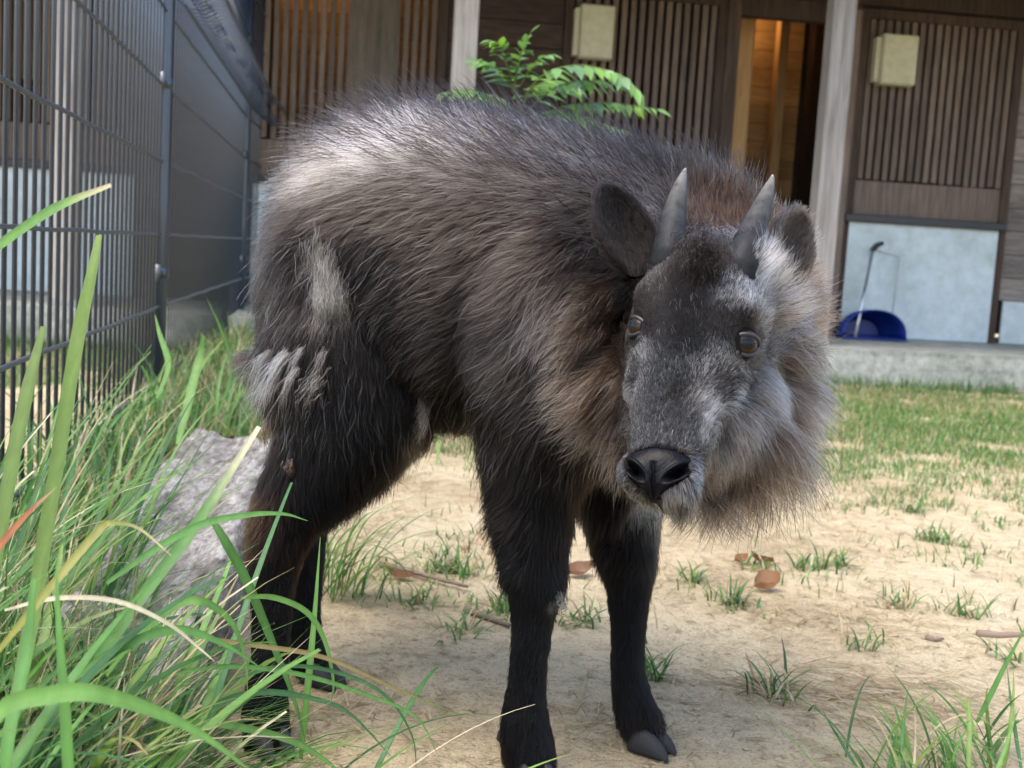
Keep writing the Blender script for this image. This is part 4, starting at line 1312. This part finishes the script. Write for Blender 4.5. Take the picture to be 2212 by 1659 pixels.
def tussock(label, spots, n, Lr, wr, azc, azs, e0r, e1r, seed, straw=.08, dark=1.0):
    r = np.random.default_rng(seed)
    root = empty('grass_tussock', (float(np.mean([s[0] for s in spots])), float(np.mean([s[1] for s in spots])), 0))
    tag(root, label, 'grass')
    for i in range(n):
        sx, sy, sr = spots[r.integers(len(spots))]
        x, y = sx + r.normal() * sr, sy + r.normal() * sr
        cl = arch((x, y, gz(x, y) - .005), azc + r.normal() * azs, r.uniform(*e0r), r.uniform(*e1r), r.uniform(*Lr), 14, r.normal() * .35)
        if label.startswith('broad') and (cl[:, 0].max() > -.12): continue
        q = r.random()
        col = GR[r.integers(5)] * r.uniform(.75, 1.25) * dark
        tc_ = None
        if q < straw: col = STRAW[r.integers(4)]
        elif q < straw + .25: tc_ = STRAW[r.integers(4)]
        blade_part(root, cl, r.uniform(*wr) * (.5 if q < straw else 1), col, tc_, r.random() < .18)
    return root

R = math.radians
t_front = tussock('broad bladed grass clump arching over the near end of the beam', [(-.50, .72, .05), (-.42, .76, .06), (-.32, .78, .06), (-.50, .86, .05), (-.36, .66, .05)], 300, (.20, .42), (.005, .012), R(25), .9, (R(48), R(82)), (R(-55), R(35)), 3)
t_fence = tussock('tall upright grass clump growing between the beam and the wire fence', [(-.60, 1.15, .05), (-.62, 1.4, .06), (-.66, 1.7, .06), (-.54, .95, .05), (-.52, 1.12, .04), (-.50, 1.28, .03)], 210, (.20, .42), (.004, .0105), R(40), .8, (R(62), R(86)), (R(-10), R(65)), 5)
t_mid = tussock('green grass clump growing behind the far end of the beam', [(-.80, 2.75, .08), (-.62, 2.85, .10), (-.88, 2.3, .06), (-.45, 3.0, .12)], 110, (.16, .36), (.006, .012), R(60), 1.6, (R(55), R(85)), (R(-10), R(55)), 7)
t_low = tussock('low green grass clump spreading onto the soil before the hind hooves', [(-.24, .95, .04), (-.17, .98, .04), (-.30, 1.0, .05)], 34, (.14, .28), (.003, .006), R(-5), .6, (R(25), R(60)), (R(-35), R(10)), 9)
t_hind = tussock('fine drooping grass clump behind the hind legs', [tuple(G(720, 1290)[:2]) + (.025,)], 60, (.12, .26), (.0025, .005), R(-20), 1.2, (R(50), R(85)), (R(-50), R(0)), 11, .2)
t_right = tussock('bright grass clump at the edge of bare soil opposite the beam', [tuple(G(2150, 1640)[:2]) + (.03,), tuple(G(2060, 1690)[:2]) + (.03,), tuple(G(1960, 1700)[:2]) + (.025,)], 95, (.06, .14), (.0025, .0055), R(150), 1.3, (R(35), R(80)), (R(-10), R(40)), 13, .15)

# single blades surveyed from the clumps: (px, py, distance) along the blade, width, colour
def hero(root, pts_, w, col, tipc=None, cut=False):
    cl = spline(np.array([W(*p) for p in pts_]), 5)
    t = cl[-1] - cl[0]
    sd = np.cross(t, fwd); sd /= np.linalg.norm(sd)
    blade_part(root, cl, w, col, tipc, cut, side=sd + fwd * .25)
g0, g1, g2, g3, g4 = GR
hero(t_front, [(-60, 1700, .60), (0, 1540, .60), (100, 1503, .60), (200, 1497, .60), (330, 1535, .61), (440, 1590, .62), (560, 1680, .63)], .0095, g2)
hero(t_front, [(160, 1800, .64), (150, 1659, .64), (140, 1500, .645), (128, 1350, .65), (121, 1205, .66)], .0075, g1)
hero(t_front, [(10, 1750, .66), (20, 1600, .67), (60, 1400, .69), (75, 1250, .70)], .0085, g1, None, True)
hero(t_fence, [(0, 1659, .80), (60, 1400, .82), (110, 1100, .85), (165, 760, .88), (200, 590, .89), (215, 508, .90)], .0125, g4 * .9, None, True)
hero(t_fence, [(-120, 620, .80), (0, 530, .80), (120, 450, .80), (240, 400, .80)], .0075, g2, STRAW[0], True)
hero(t_fence, [(-20, 1300, .8), (20, 1050, .82), (60, 850, .84), (95, 705, .86)], .012, g4 * .7, None, True)
hero(t_front, [(-40, 1450, .72), (60, 1330, .72), (150, 1220, .73), (215, 1145, .74), (240, 1130, .74), (300, 1142, .75), (370, 1200, .75)], .0055, (.24, .24, .06), STRAW[0])
hero(t_front, [(-30, 1230, .75), (0, 1180, .75), (60, 1110, .75), (122, 1052, .75)], .005, RED, STRAW[1])
hero(t_front, [(160, 1500, .92), (300, 1300, .95), (420, 1140, .98), (560, 922, 1.02)], .011, g1, STRAW[2], True)
hero(t_front, [(230, 1460, .85), (300, 1370, .85), (380, 1308, .86), (440, 1300, .86), (500, 1345, .87), (528, 1420, .88), (535, 1500, .88)], .0065, g2)
hero(t_front, [(230, 1260, .92), (330, 1190, .93), (430, 1135, .94), (530, 1113, .95), (610, 1110, .96), (665, 1125, .97)], .006, g1 * 1.1)
hero(t_low, [(455, 1118, .98), (490, 1175, .98), (535, 1260, .99), (585, 1380, 1.0), (632, 1500, 1.0), (662, 1610, 1.0)], .008, g1 * .85)
hero(t_low, [(650, 1640, 1.02), (664, 1500, 1.03), (680, 1330, 1.05), (692, 1160, 1.07)], .0068, g2 * .9)
hero(t_front, [(10, 1318, .80), (120, 1292, .80), (250, 1298, .81), (360, 1345, .82), (430, 1400, .83), (465, 1430, .83)], .0035, STRAW[2])
hero(t_low, [(420, 1375, .95), (560, 1395, .97), (700, 1420, .99), (860, 1490, 1.02), (1000, 1548, 1.05)], .0042, (.26, .20, .08), g1)
hero(t_front, [(140, 1480, .82), (260, 1400, .82), (380, 1360, .83), (480, 1390, .84), (560, 1440, .85)], .007, g1)
hero(t_low, [(330, 1620, .9), (450, 1530, .91), (560, 1495, .92), (680, 1510, .94), (760, 1545, .95), (850, 1640, .96)], .005, g3)
hero(t_low, [(260, 1600, .88), (420, 1560, .9), (600, 1590, .92), (700, 1640, .93), (760, 1700, .93)], .006, g2)
hero(t_low, [(480, 1480, .96), (600, 1440, .97), (720, 1450, .99), (830, 1500, 1.0), (890, 1590, 1.01), (900, 1680, 1.01)], .0035, g3)
hero(t_low, [(300, 1470, .92), (480, 1440, .93), (640, 1455, .95), (790, 1500, .97), (900, 1550, .98), (950, 1640, .98)], .004, g1)
hero(t_low, [(520, 1290, .97), (590, 1290, .98), (660, 1320, .99), (700, 1380, 1.0), (720, 1470, 1.0), (715, 1520, 1.0)], .005, g2)
hero(t_mid, [(340, 860, 2.0), (365, 790, 2.05), (345, 720, 2.1), (335, 680, 2.12)], .012, g2)
hero(t_mid, [(385, 960, 1.9), (410, 860, 1.95), (430, 780, 2.0), (440, 725, 2.0)], .016, g2, None, True)
hero(t_mid, [(470, 900, 2.2), (500, 800, 2.2), (480, 720, 2.2), (445, 640, 2.2)], .007, g1)
hero(t_right, [(2110, 1560, 1.3), (2140, 1500, 1.3), (2180, 1420, 1.3), (2230, 1330, 1.3)], .006, g1)

def scatter(name, X, Y, L, w, cols, lean, label, cat, seed, seg=3, flat=0.0):
    r = np.random.default_rng(seed)
    n = len(X)
    az = r.uniform(0, 2 * PI, n)
    e0 = r.uniform(R(35), R(88), n) * (1 - flat); e1 = e0 - r.uniform(.2, 1.6, n) * lean
    if flat > .5: e1 = -e0 * .8
    Z = ground_h(X, Y) + (.002 if flat > .5 else -.002)
    P_ = np.stack([X, Y, Z], 1)
    s = np.linspace(0, 1, seg + 1)
    sd = np.stack([-np.sin(az), np.cos(az), np.zeros(n)], 1)
    V = np.zeros((n, seg + 1, 2, 3)); cur = P_.copy()
    for k in range(seg + 1):
        ww = (w * .5 * (1 - s[k] ** 2 * .92))[:, None]
        V[:, k, 0] = cur - sd * ww; V[:, k, 1] = cur + sd * ww
        e = e0 + (e1 - e0) * s[k]
        cur = cur + np.stack([np.cos(e) * np.cos(az), np.cos(e) * np.sin(az), np.sin(e)], 1) * (L / seg)[:, None]
    base = (np.arange(n) * (seg + 1) * 2)[:, None]
    Q = np.concatenate([np.stack([base[:, 0] + 2 * k, base[:, 0] + 2 * k + 1, base[:, 0] + 2 * k + 3, base[:, 0] + 2 * k + 2], 1) for k in range(seg)])
    C_ = np.repeat(cols, (seg + 1) * 2, 0)
    o = big_mesh(name, V.reshape(-1, 3), Q, M_blade, C_)
    tag(o, label, cat, kind='stuff')
    return o

# short turf: thick by the veranda, patchy towards the camera
r = np.random.default_rng(21)
n = 520000
X, Y = r.uniform(-3.4, 4.2, n), 1.05 + (5.42 - 1.05) * r.random(n) ** .8
pat = noise2(X * 1.5 + 50, Y * 1.5 + 50, 41, 3); fine = noise2(X * 7 + 50, Y * 7 + 50, 43, 2)
zone = np.clip((Y - 2.0) / 2.2, 0, 1)
pr = np.clip((pat - .56 + zone * .42) * 4, 0, 1) * np.clip((fine - .42 + zone * .25) * 4, 0, 1) * (.34 + .66 * zone)
pr *= np.where(X < -.9 - .14 * Y, .7, 1)
beamarea = (X > -.75) & (X < -.2) & (Y < 2.55) & (X < -.20 - .135 * (Y - .7) + .02) & (X > -.47 - .135 * (Y - .8) - .02)
k = (r.random(n) < pr) & ~beamarea
X, Y = X[k], Y[k]
m = len(X)
sel = GR[r.integers(5, size=m)] * r.uniform(.7, 1.2, (m, 1))
sw = r.random(m) < .14 + .24 * (noise2(X * 2 + 9, Y * 2 + 9, 47, 2) > .55)
sel[sw] = STRAW[r.integers(4, size=sw.sum())]
rd = noise2(X * 3 + 4, Y * 3 + 4, 51, 2) > .74
sel[rd & sw] = (.36, .19, .10)
scatter('short_grass', X, Y, r.uniform(.012, .042, m), r.uniform(.0018, .0038, m), sel, .8, 'short patchy green and straw turf in front of the veranda', 'turf', 22)
# longer grass along the veranda edge and the fence foot
n = 5200
u_ = r.uniform(-3.5, 4.5, n)
P2 = BO[None] + BU[None] * u_[:, None] + BV[None] * (-1.18 - np.abs(r.normal(size=n)) * .10)[:, None]
sel = GR[r.integers(5, size=n)] * r.uniform(.6, 1.0, (n, 1))
scatter('edge_grass', P2[:, 0], P2[:, 1], r.uniform(.03, .10, n), r.uniform(.003, .005, n), sel, .6, 'strip of green grass along the foot of the concrete veranda', 'grass', 23)
n = 9000
t_ = r.random(n) ** .7
fx = FP[0][0] + (FP[2][0] - FP[0][0]) * t_; fy = FP[0][1] + (FP[2][1] - FP[0][1]) * t_
X = fx + np.abs(r.normal(size=n)) * (.10 + .18 * t_) - .04; Y = fy
k = (Y > 1.0) & ~((X > -.72 + 0.135 * (2.5 - Y) * 1.0) & (Y < 2.5))
X, Y = X[k], Y[k]; n = len(X)
sel = GR[r.integers(5, size=n)] * r.uniform(.6, 1.1, (n, 1)); sw = r.random(n) < .3; sel[sw] = STRAW[r.integers(4, size=sw.sum())]
scatter('fence_grass', X, Y, r.uniform(.07, .25, n), r.uniform(.003, .007, n), sel, .9, 'strip of mixed green and dry grass along the fence foot', 'grass', 24, 4)
# under growth in the front left corner
n = 9000
X = r.normal(size=n) * .15 - .42; Y = r.uniform(.62, 1.0, n)
k = X < -.25 - (Y - .62) * .12
X, Y = X[k], Y[k]; n = len(X)
sel = GR[r.integers(5, size=n)] * r.uniform(.5, 1.0, (n, 1)); sw = r.random(n) < .2; sel[sw] = STRAW[r.integers(4, size=sw.sum())]
scatter('undergrowth', X, Y, r.uniform(.10, .30, n), r.uniform(.002, .005, n), sel, 1.0, 'tangled thin grass filling the foot of the broad bladed clump', 'grass', 25, 5)
# dry litter
n = 120000
X, Y = r.uniform(-.3, 2.6, n), 1.05 + 3.2 * r.random(n) ** 1.3
pt = noise2(X * 2.3 + 70, Y * 2.3 + 70, 61, 3)
k = r.random(n) < np.clip((pt - .42) * 3.2, .04, 1)
X, Y = X[k], Y[k]; n = len(X)
sel = STRAW[r.integers(4, size=n)] * r.uniform(.6, 1.1, (n, 1))
scatter('dry_litter', X, Y, r.uniform(.012, .05, n), r.uniform(.001, .0022, n), sel, .3, 'thin dry straw littering the sandy soil', 'straw', 26, 3, .9)

# clods and grit on the soil
n = 16000
X, Y = r.uniform(-.5, 2.2, n), 1.0 + 2.0 * r.random(n) ** 1.4
pt = noise2(X * 3.1 + 20, Y * 3.1 + 20, 71, 3)
k = r.random(n) < np.clip((pt - .38) * 3.5, .08, 1)
X, Y = X[k], Y[k]; n = len(X)
sz = .0012 + .0045 * r.random(n) ** 4
octv = np.array([(1, 0, 0), (0, 1, 0), (-1, 0, 0), (0, -1, 0), (0, 0, .75), (0, 0, -.5)])
Vc = octv[None] * sz[:, None, None] * r.uniform(.6, 1.3, (n, 6, 1)) + np.stack([X, Y, ground_h(X, Y) + sz * .25], 1)[:, None]
tri = np.array([(0, 1, 4), (1, 2, 4), (2, 3, 4), (3, 0, 4)])
me = bpy.data.meshes.new('soil_clods')
Vf = Vc.reshape(-1, 3); T_ = (tri[None] + (np.arange(n) * 6)[:, None, None]).reshape(-1, 3)
me.vertices.add(len(Vf)); me.vertices.foreach_set('co', Vf.astype(np.float32).ravel())
me.loops.add(len(T_) * 3); me.loops.foreach_set('vertex_index', T_.astype(np.int32).ravel())
me.polygons.add(len(T_)); me.polygons.foreach_set('loop_start', np.arange(0, 3 * len(T_), 3, dtype=np.int32))
me.update(calc_edges=True); me.validate()
tag(link_mesh('soil_clods', me, M_soil), 'small clods and grit strewn over the sandy soil', 'clods', kind='stuff')

# separate small tufts on the bare soil
def tuft(px, py, h, nb, seed, label, dry=.15, spread=1.0, green=1.0):
    c = G(px, py); rr = np.random.default_rng(seed)
    Vs, Qs, Cs, k0 = [], [], [], 0
    for i in range(nb):
        x, y = c[0] + rr.normal() * .012 * spread, c[1] + rr.normal() * .012 * spread
        cl = arch((x, y, gz(x, y) - .003), rr.uniform(0, 2 * PI), rr.uniform(R(20), R(80)), rr.uniform(R(-40), R(35)), h * rr.uniform(.5, 1.25), 7, rr.normal() * .4)
        t = cl[-1] - cl[0]; hh = np.array([-t[1], t[0], 0]); hh /= np.linalg.norm(hh) + 1e-9
        V_, Q_ = ribbon(cl, wprof(7, rr.uniform(.0025, .0045)), hh)
        col = GR[rr.integers(5)] * rr.uniform(.6, 1.1) * green if rr.random() > dry else STRAW[rr.integers(4)]
        Vs.append(V_); Qs.append(Q_ + k0); Cs.append(np.tile(col, (len(V_), 1))); k0 += len(V_)
    o = big_mesh('grass_tuft', np.vstack(Vs), np.vstack(Qs), M_blade, np.vstack(Cs))
    tag(o, label, 'grass tuft', 'separate grass tufts on the bare soil')
tuft(1590, 1312, .055, 42, 1, 'small green grass tuft with a curled brown leaf behind it')
tuft(1490, 1255, .045, 34, 2, 'small bright grass tuft next to the foreleg farther from the beam', .05)
tuft(1665, 1505, .065, 60, 3, 'grey green grass tuft with dry stalks in the middle of bare soil', .35, 1.4, .8)
tuft(1400, 1462, .065, 34, 4, 'small grass tuft right behind the foreleg hoof', .2)
tuft(1935, 1312, .045, 26, 5, 'tiny grass tuft holding a scrap of red leaf', .3)
lab = 'small grass tuft where the bare soil meets the turf'
for i, (px, py, h, nb) in enumerate([(2090, 1335, .05, 34), (2195, 1430, .05, 28), (1745, 1235, .055, 46), (1810, 1225, .05, 36), (2015, 1165, .05, 44), (1905, 1085, .05, 36), (1965, 1100, .05, 40),
        (1250, 1345, .06, 40), (1100, 1305, .055, 44), (960, 1225, .06, 46), (990, 1370, .05, 34), (2060, 1175, .045, 30), (1640, 1235, .045, 30), (1080, 1330, .05, 30), (1860, 1400, .05, 26), (1350, 1400, .045, 20), (900, 1310, .05, 30), (1010, 1240, .05, 34)]):
    l_ = lab
    if i in (7, 8, 13, 16, 17, 9, 10): l_ = 'small grass tuft on the soil underneath the animal'
    if i in (0, 1, 14): l_ = 'small grass tuft on bare soil near the thick grey stick'
    if i in (2, 3, 12): l_ = 'small grass tuft beside the red and rust fallen leaves'
    tuft(px, py, h, nb, 30 + i, l_, .22, 1.5)
# a flat patch of dead stalks
rr = np.random.default_rng(5)
Vs, Qs, Cs, k0 = [], [], [], 0
c = G(1830, 1500)
for i in range(230):
    x, y = c[0] + rr.normal() * .085, c[1] + rr.normal() * .06
    cl = arch((x, y, gz(x, y) + .004), R(-35) + rr.normal() * .5, rr.uniform(R(0), R(16)), rr.uniform(R(-16), R(2)), rr.uniform(.04, .12), 6, rr.normal() * .4)
    t = cl[-1] - cl[0]; hh = np.array([-t[1], t[0], 0]); hh /= np.linalg.norm(hh) + 1e-9
    V_, Q_ = ribbon(cl, wprof(6, rr.uniform(.0012, .0024)), hh)
    Vs.append(V_); Qs.append(Q_ + k0); Cs.append(np.tile(STRAW[rr.integers(4)] * rr.uniform(.55, 1), (len(V_), 1))); k0 += len(V_)
o = big_mesh('dead_stalks', np.vstack(Vs), np.vstack(Qs), M_blade, np.vstack(Cs))
tag(o, 'flattened mat of dead brown grass stalks on the soil', 'dead grass', kind='stuff')

# fallen leaves and sticks
def fallen_leaf(px, py, L, w, az, col, label, curl=.5):
    c = G(px, py); n = 8
    s = np.linspace(-1, 1, n); ax = np.array([math.cos(az), math.sin(az), 0]); sd = np.array([-math.sin(az), math.cos(az), 0])
    V, Fc = [], []
    for i in range(n):
        ww = w * (max(.02, (1 - s[i] ** 2)) ** 1.15) * (1 + .18 * math.sin(i * 2.1 + px))
        for j, q in enumerate((-1, -.5, 0, .5, 1)):
            z = .004 + gz(c[0], c[1]) + (curl + .5) * w * q * q * (1 - s[i] ** 2 * .5) * (1.3 if q > 0 else .7) + .22 * L * s[i] ** 2 * (1.4 if s[i] > 0 else .5)
            V.append(c * [1, 1, 0] + ax * (s[i] * L * .5) + sd * (q * ww) + np.array([0, 0, z]))
    for i in range(n - 1):
        for j in range(4): a_ = i * 5 + j; Fc.append((a_, a_ + 1, a_ + 6, a_ + 5))
    o = mk('fallen_leaf', V, Fc, M_blade, None, True, col=np.tile(np.array(col), (len(V), 1)))
    tag(o, label, 'leaf')
    tube('leaf_stalk', [c * [1, 1, 0] + ax * (-L * (.5 + t)) + np.array([0, 0, .006 + .12 * L]) for t in (0, .15, .3)], [.001, .001, .0008], M_twig, o, 5)
fallen_leaf(1655, 1283, .045, .016, .2, (.30, .16, .08), 'pale curled brown leaf behind the small green tuft', .9)
fallen_leaf(1645, 1225, .04, .012, 2.8, (.25, .09, .06), 'dark red fallen leaf on the patchy grass')
fallen_leaf(1600, 1222, .03, .010, .5, (.30, .12, .06), 'small rust brown leaf near the dark red fallen leaf')
fallen_leaf(860, 1250, .05, .014, 3.0, (.30, .15, .09), 'brown fallen leaf on soil under the belly of the animal')
fallen_leaf(1250, 1245, .05, .015, .3, (.24, .13, .08), 'brown fallen leaf on soil between the forelegs')
def stick(pts_, r0, label):
    P_ = [G(a_, b_) + np.array([0, 0, .006]) for a_, b_ in pts_]
    o = tube('stick', P_, list(np.linspace(r0, r0 * .5, len(P_))), M_twig, None, 7); tag(o, label, 'stick')
stick([(2110, 1378), (2160, 1382), (2212, 1380), (2270, 1390)], .007, 'thick grey stick lying on the bare soil')
stick([(2000, 1384), (2020, 1390), (2036, 1388)], .004, 'short dark twig scrap near the thick grey stick')
stick([(820, 1225), (880, 1240), (960, 1262), (1010, 1275)], .005, 'long thin stick lying under the belly of the animal')
stick([(1005, 1325), (1060, 1345), (1100, 1360)], .006, 'short root like stick next to the foreleg closer to the beam')

# ------------------------------------------------------------------ leafy shrub behind the back
def shrub():
    base = np.array([W(1130, 250, 3.0)[0], W(1130, 250, 3.0)[1], 0])
    root = empty('leafy_shrub', tuple(base)); tag(root, 'green leafy shrub with feather shaped leaves behind the back of the animal', 'shrub')
    rr = np.random.default_rng(17)
    top = W(1130, 330, 3.0)
    def lc(): return tuple(np.array([(.17, .33, .035), (.23, .40, .04), (.14, .28, .06), (.12, .24, .09)][rr.integers(4)]) * rr.uniform(.8, 1.15))
    tube('stem', [base, base + (top - base) * .5 + np.array([.02, .01, 0]), top, W(1125, 240, 3.0), W(1110, 180, 2.98)], [.012, .010, .008, .006, .004], M_twig, root, 8)
    meshes = {}
    def leaflet_mesh(k):
        L_, w_ = 1.0, .42
        prof = [(0, .04), (.12, .5), (.3, .95), (.5, .9), (.72, .55), (.88, .22), (1, .01)]
        V, Fc = [], []
        for s, ww in prof:
            jag = 1 + rr.uniform(-.12, .12)
            V += [(s, -ww * w_ * .5 * jag, .05 * ww - .16 * s * s), (s, 0, -.16 * s * s), (s, ww * w_ * .5 * jag, .05 * ww - .16 * s * s)]
        for i in range(len(prof) - 1):
            a_ = i * 3; Fc += [(a_, a_ + 1, a_ + 4, a_ + 3), (a_ + 1, a_ + 2, a_ + 5, a_ + 4)]
        me = bpy.data.meshes.new('leaflet'); me.from_pydata(V, [], Fc)
        at = me.attributes.new('col', 'FLOAT_COLOR', 'POINT'); c = lc()
        at.data.foreach_set('color', np.tile(np.array([*c, 1], np.float32), len(V)))
        me.polygons.foreach_set('use_smooth', [True] * len(me.polygons)); me.materials.append(M_leaf); me.update()
        return me
    pool = [leaflet_mesh(k) for k in range(10)]
    fronds = [([(1110, 200, 2.98), (1118, 150, 2.97), (1128, 110, 2.96), (1146, 72, 2.95)], .034, 9),
              ([(1120, 215, 2.98), (1095, 170, 2.94), (1062, 140, 2.92), (1030, 128, 2.90)], .036, 9),
              ([(1112, 180, 2.98), (1090, 130, 2.95), (1082, 100, 2.94), (1062, 88, 2.93)], .030, 8),
              ([(1120, 190, 2.98), (1145, 150, 2.96), (1165, 128, 2.95), (1190, 118, 2.94)], .026, 8),
              ([(1110, 240, 2.98), (1170, 165, 2.88), (1240, 142, 2.82), (1310, 152, 2.78), (1352, 172, 2.75), (1376, 196, 2.74)], .044, 15),
              ([(1130, 250, 2.98), (1190, 195, 2.90), (1250, 175, 2.85), (1320, 178, 2.80)], .042, 11),
              ([(1140, 265, 2.98), (1220, 230, 2.90), (1300, 222, 2.85), (1360, 228, 2.82), (1418, 236, 2.80)], .036, 13),
              ([(1130, 260, 3.0), (1180, 240, 2.92), (1240, 245, 2.88), (1290, 262, 2.85)], .045, 10),
              ([(1120, 250, 3.0), (1070, 215, 2.95), (1020, 195, 2.92), (960, 200, 2.90)], .040, 11),
              ([(1120, 270, 3.0), (1060, 240, 2.97), (1000, 225, 2.95), (945, 235, 2.93)], .038, 10),
              ([(1125, 240, 3.0), (1150, 190, 3.02), (1200, 175, 3.05), (1250, 190, 3.05)], .040, 9),
              ([(1130, 280, 3.0), (1200, 270, 2.95), (1280, 265, 2.92), (1340, 280, 2.9)], .042, 10),
              ([(1125, 260, 3.0), (1100, 225, 3.02), (1060, 205, 3.05), (1030, 215, 3.05)], .036, 8),
              ([(1130, 290, 3.0), (1080, 265, 2.97), (1030, 262, 2.95), (990, 275, 2.93)], .038, 9)]
    for cps, Ls, nl in fronds:
        cl = spline(np.array([W(*c) for c in cps]), 6)
        fr = tube('frond_stalk', cl, list(np.linspace(.0025, .0012, len(cl))), M_blade, root, 5, col=(.16, .22, .05))
        arc = np.linspace(.18, 1, nl) * (len(cl) - 1)
        for i, a_ in enumerate(arc):
            k = min(int(a_), len(cl) - 2); p = cl[k] + (cl[k + 1] - cl[k]) * (a_ - k)
            t = cl[min(k + 1, len(cl) - 1)] - cl[max(k - 1, 0)]; t /= np.linalg.norm(t)
            sd = np.cross(t, [0, 0, 1.0]); sd /= np.linalg.norm(sd) + 1e-9
            for s in ((-1, 1) if i < nl - 1 else (0,)):
                d = sd * s * .8 + t * (.75 if s else 1) + np.array([0, 0, -.45]) + rr.normal(size=3) * .14
                d /= np.linalg.norm(d)
                nrm = np.array([0, 0, 1.0]) + (-fwd) * .5 + rr.normal(size=3) * .22
                y = np.cross(nrm, d); y /= np.linalg.norm(y); zz = np.cross(d, y)
                sz = Ls * 1.8 * rr.uniform(.8, 1.15) * (1 - .45 * (i / nl) ** 2)
                o = bpy.data.objects.new('leaflet', pool[rr.integers(10)]); COL.objects.link(o)
                o.parent = fr
                mw = Matrix(((d[0] * sz, y[0] * sz, zz[0] * sz, p[0]), (d[1] * sz, y[1] * sz, zz[1] * sz, p[1]), (d[2] * sz, y[2] * sz, zz[2] * sz, p[2]), (0, 0, 0, 1)))
                o.matrix_local = Matrix.Translation(Vector(base)) .inverted() @ mw if False else mw
                o.matrix_parent_inverse = Matrix.Identity(4)
shrub()
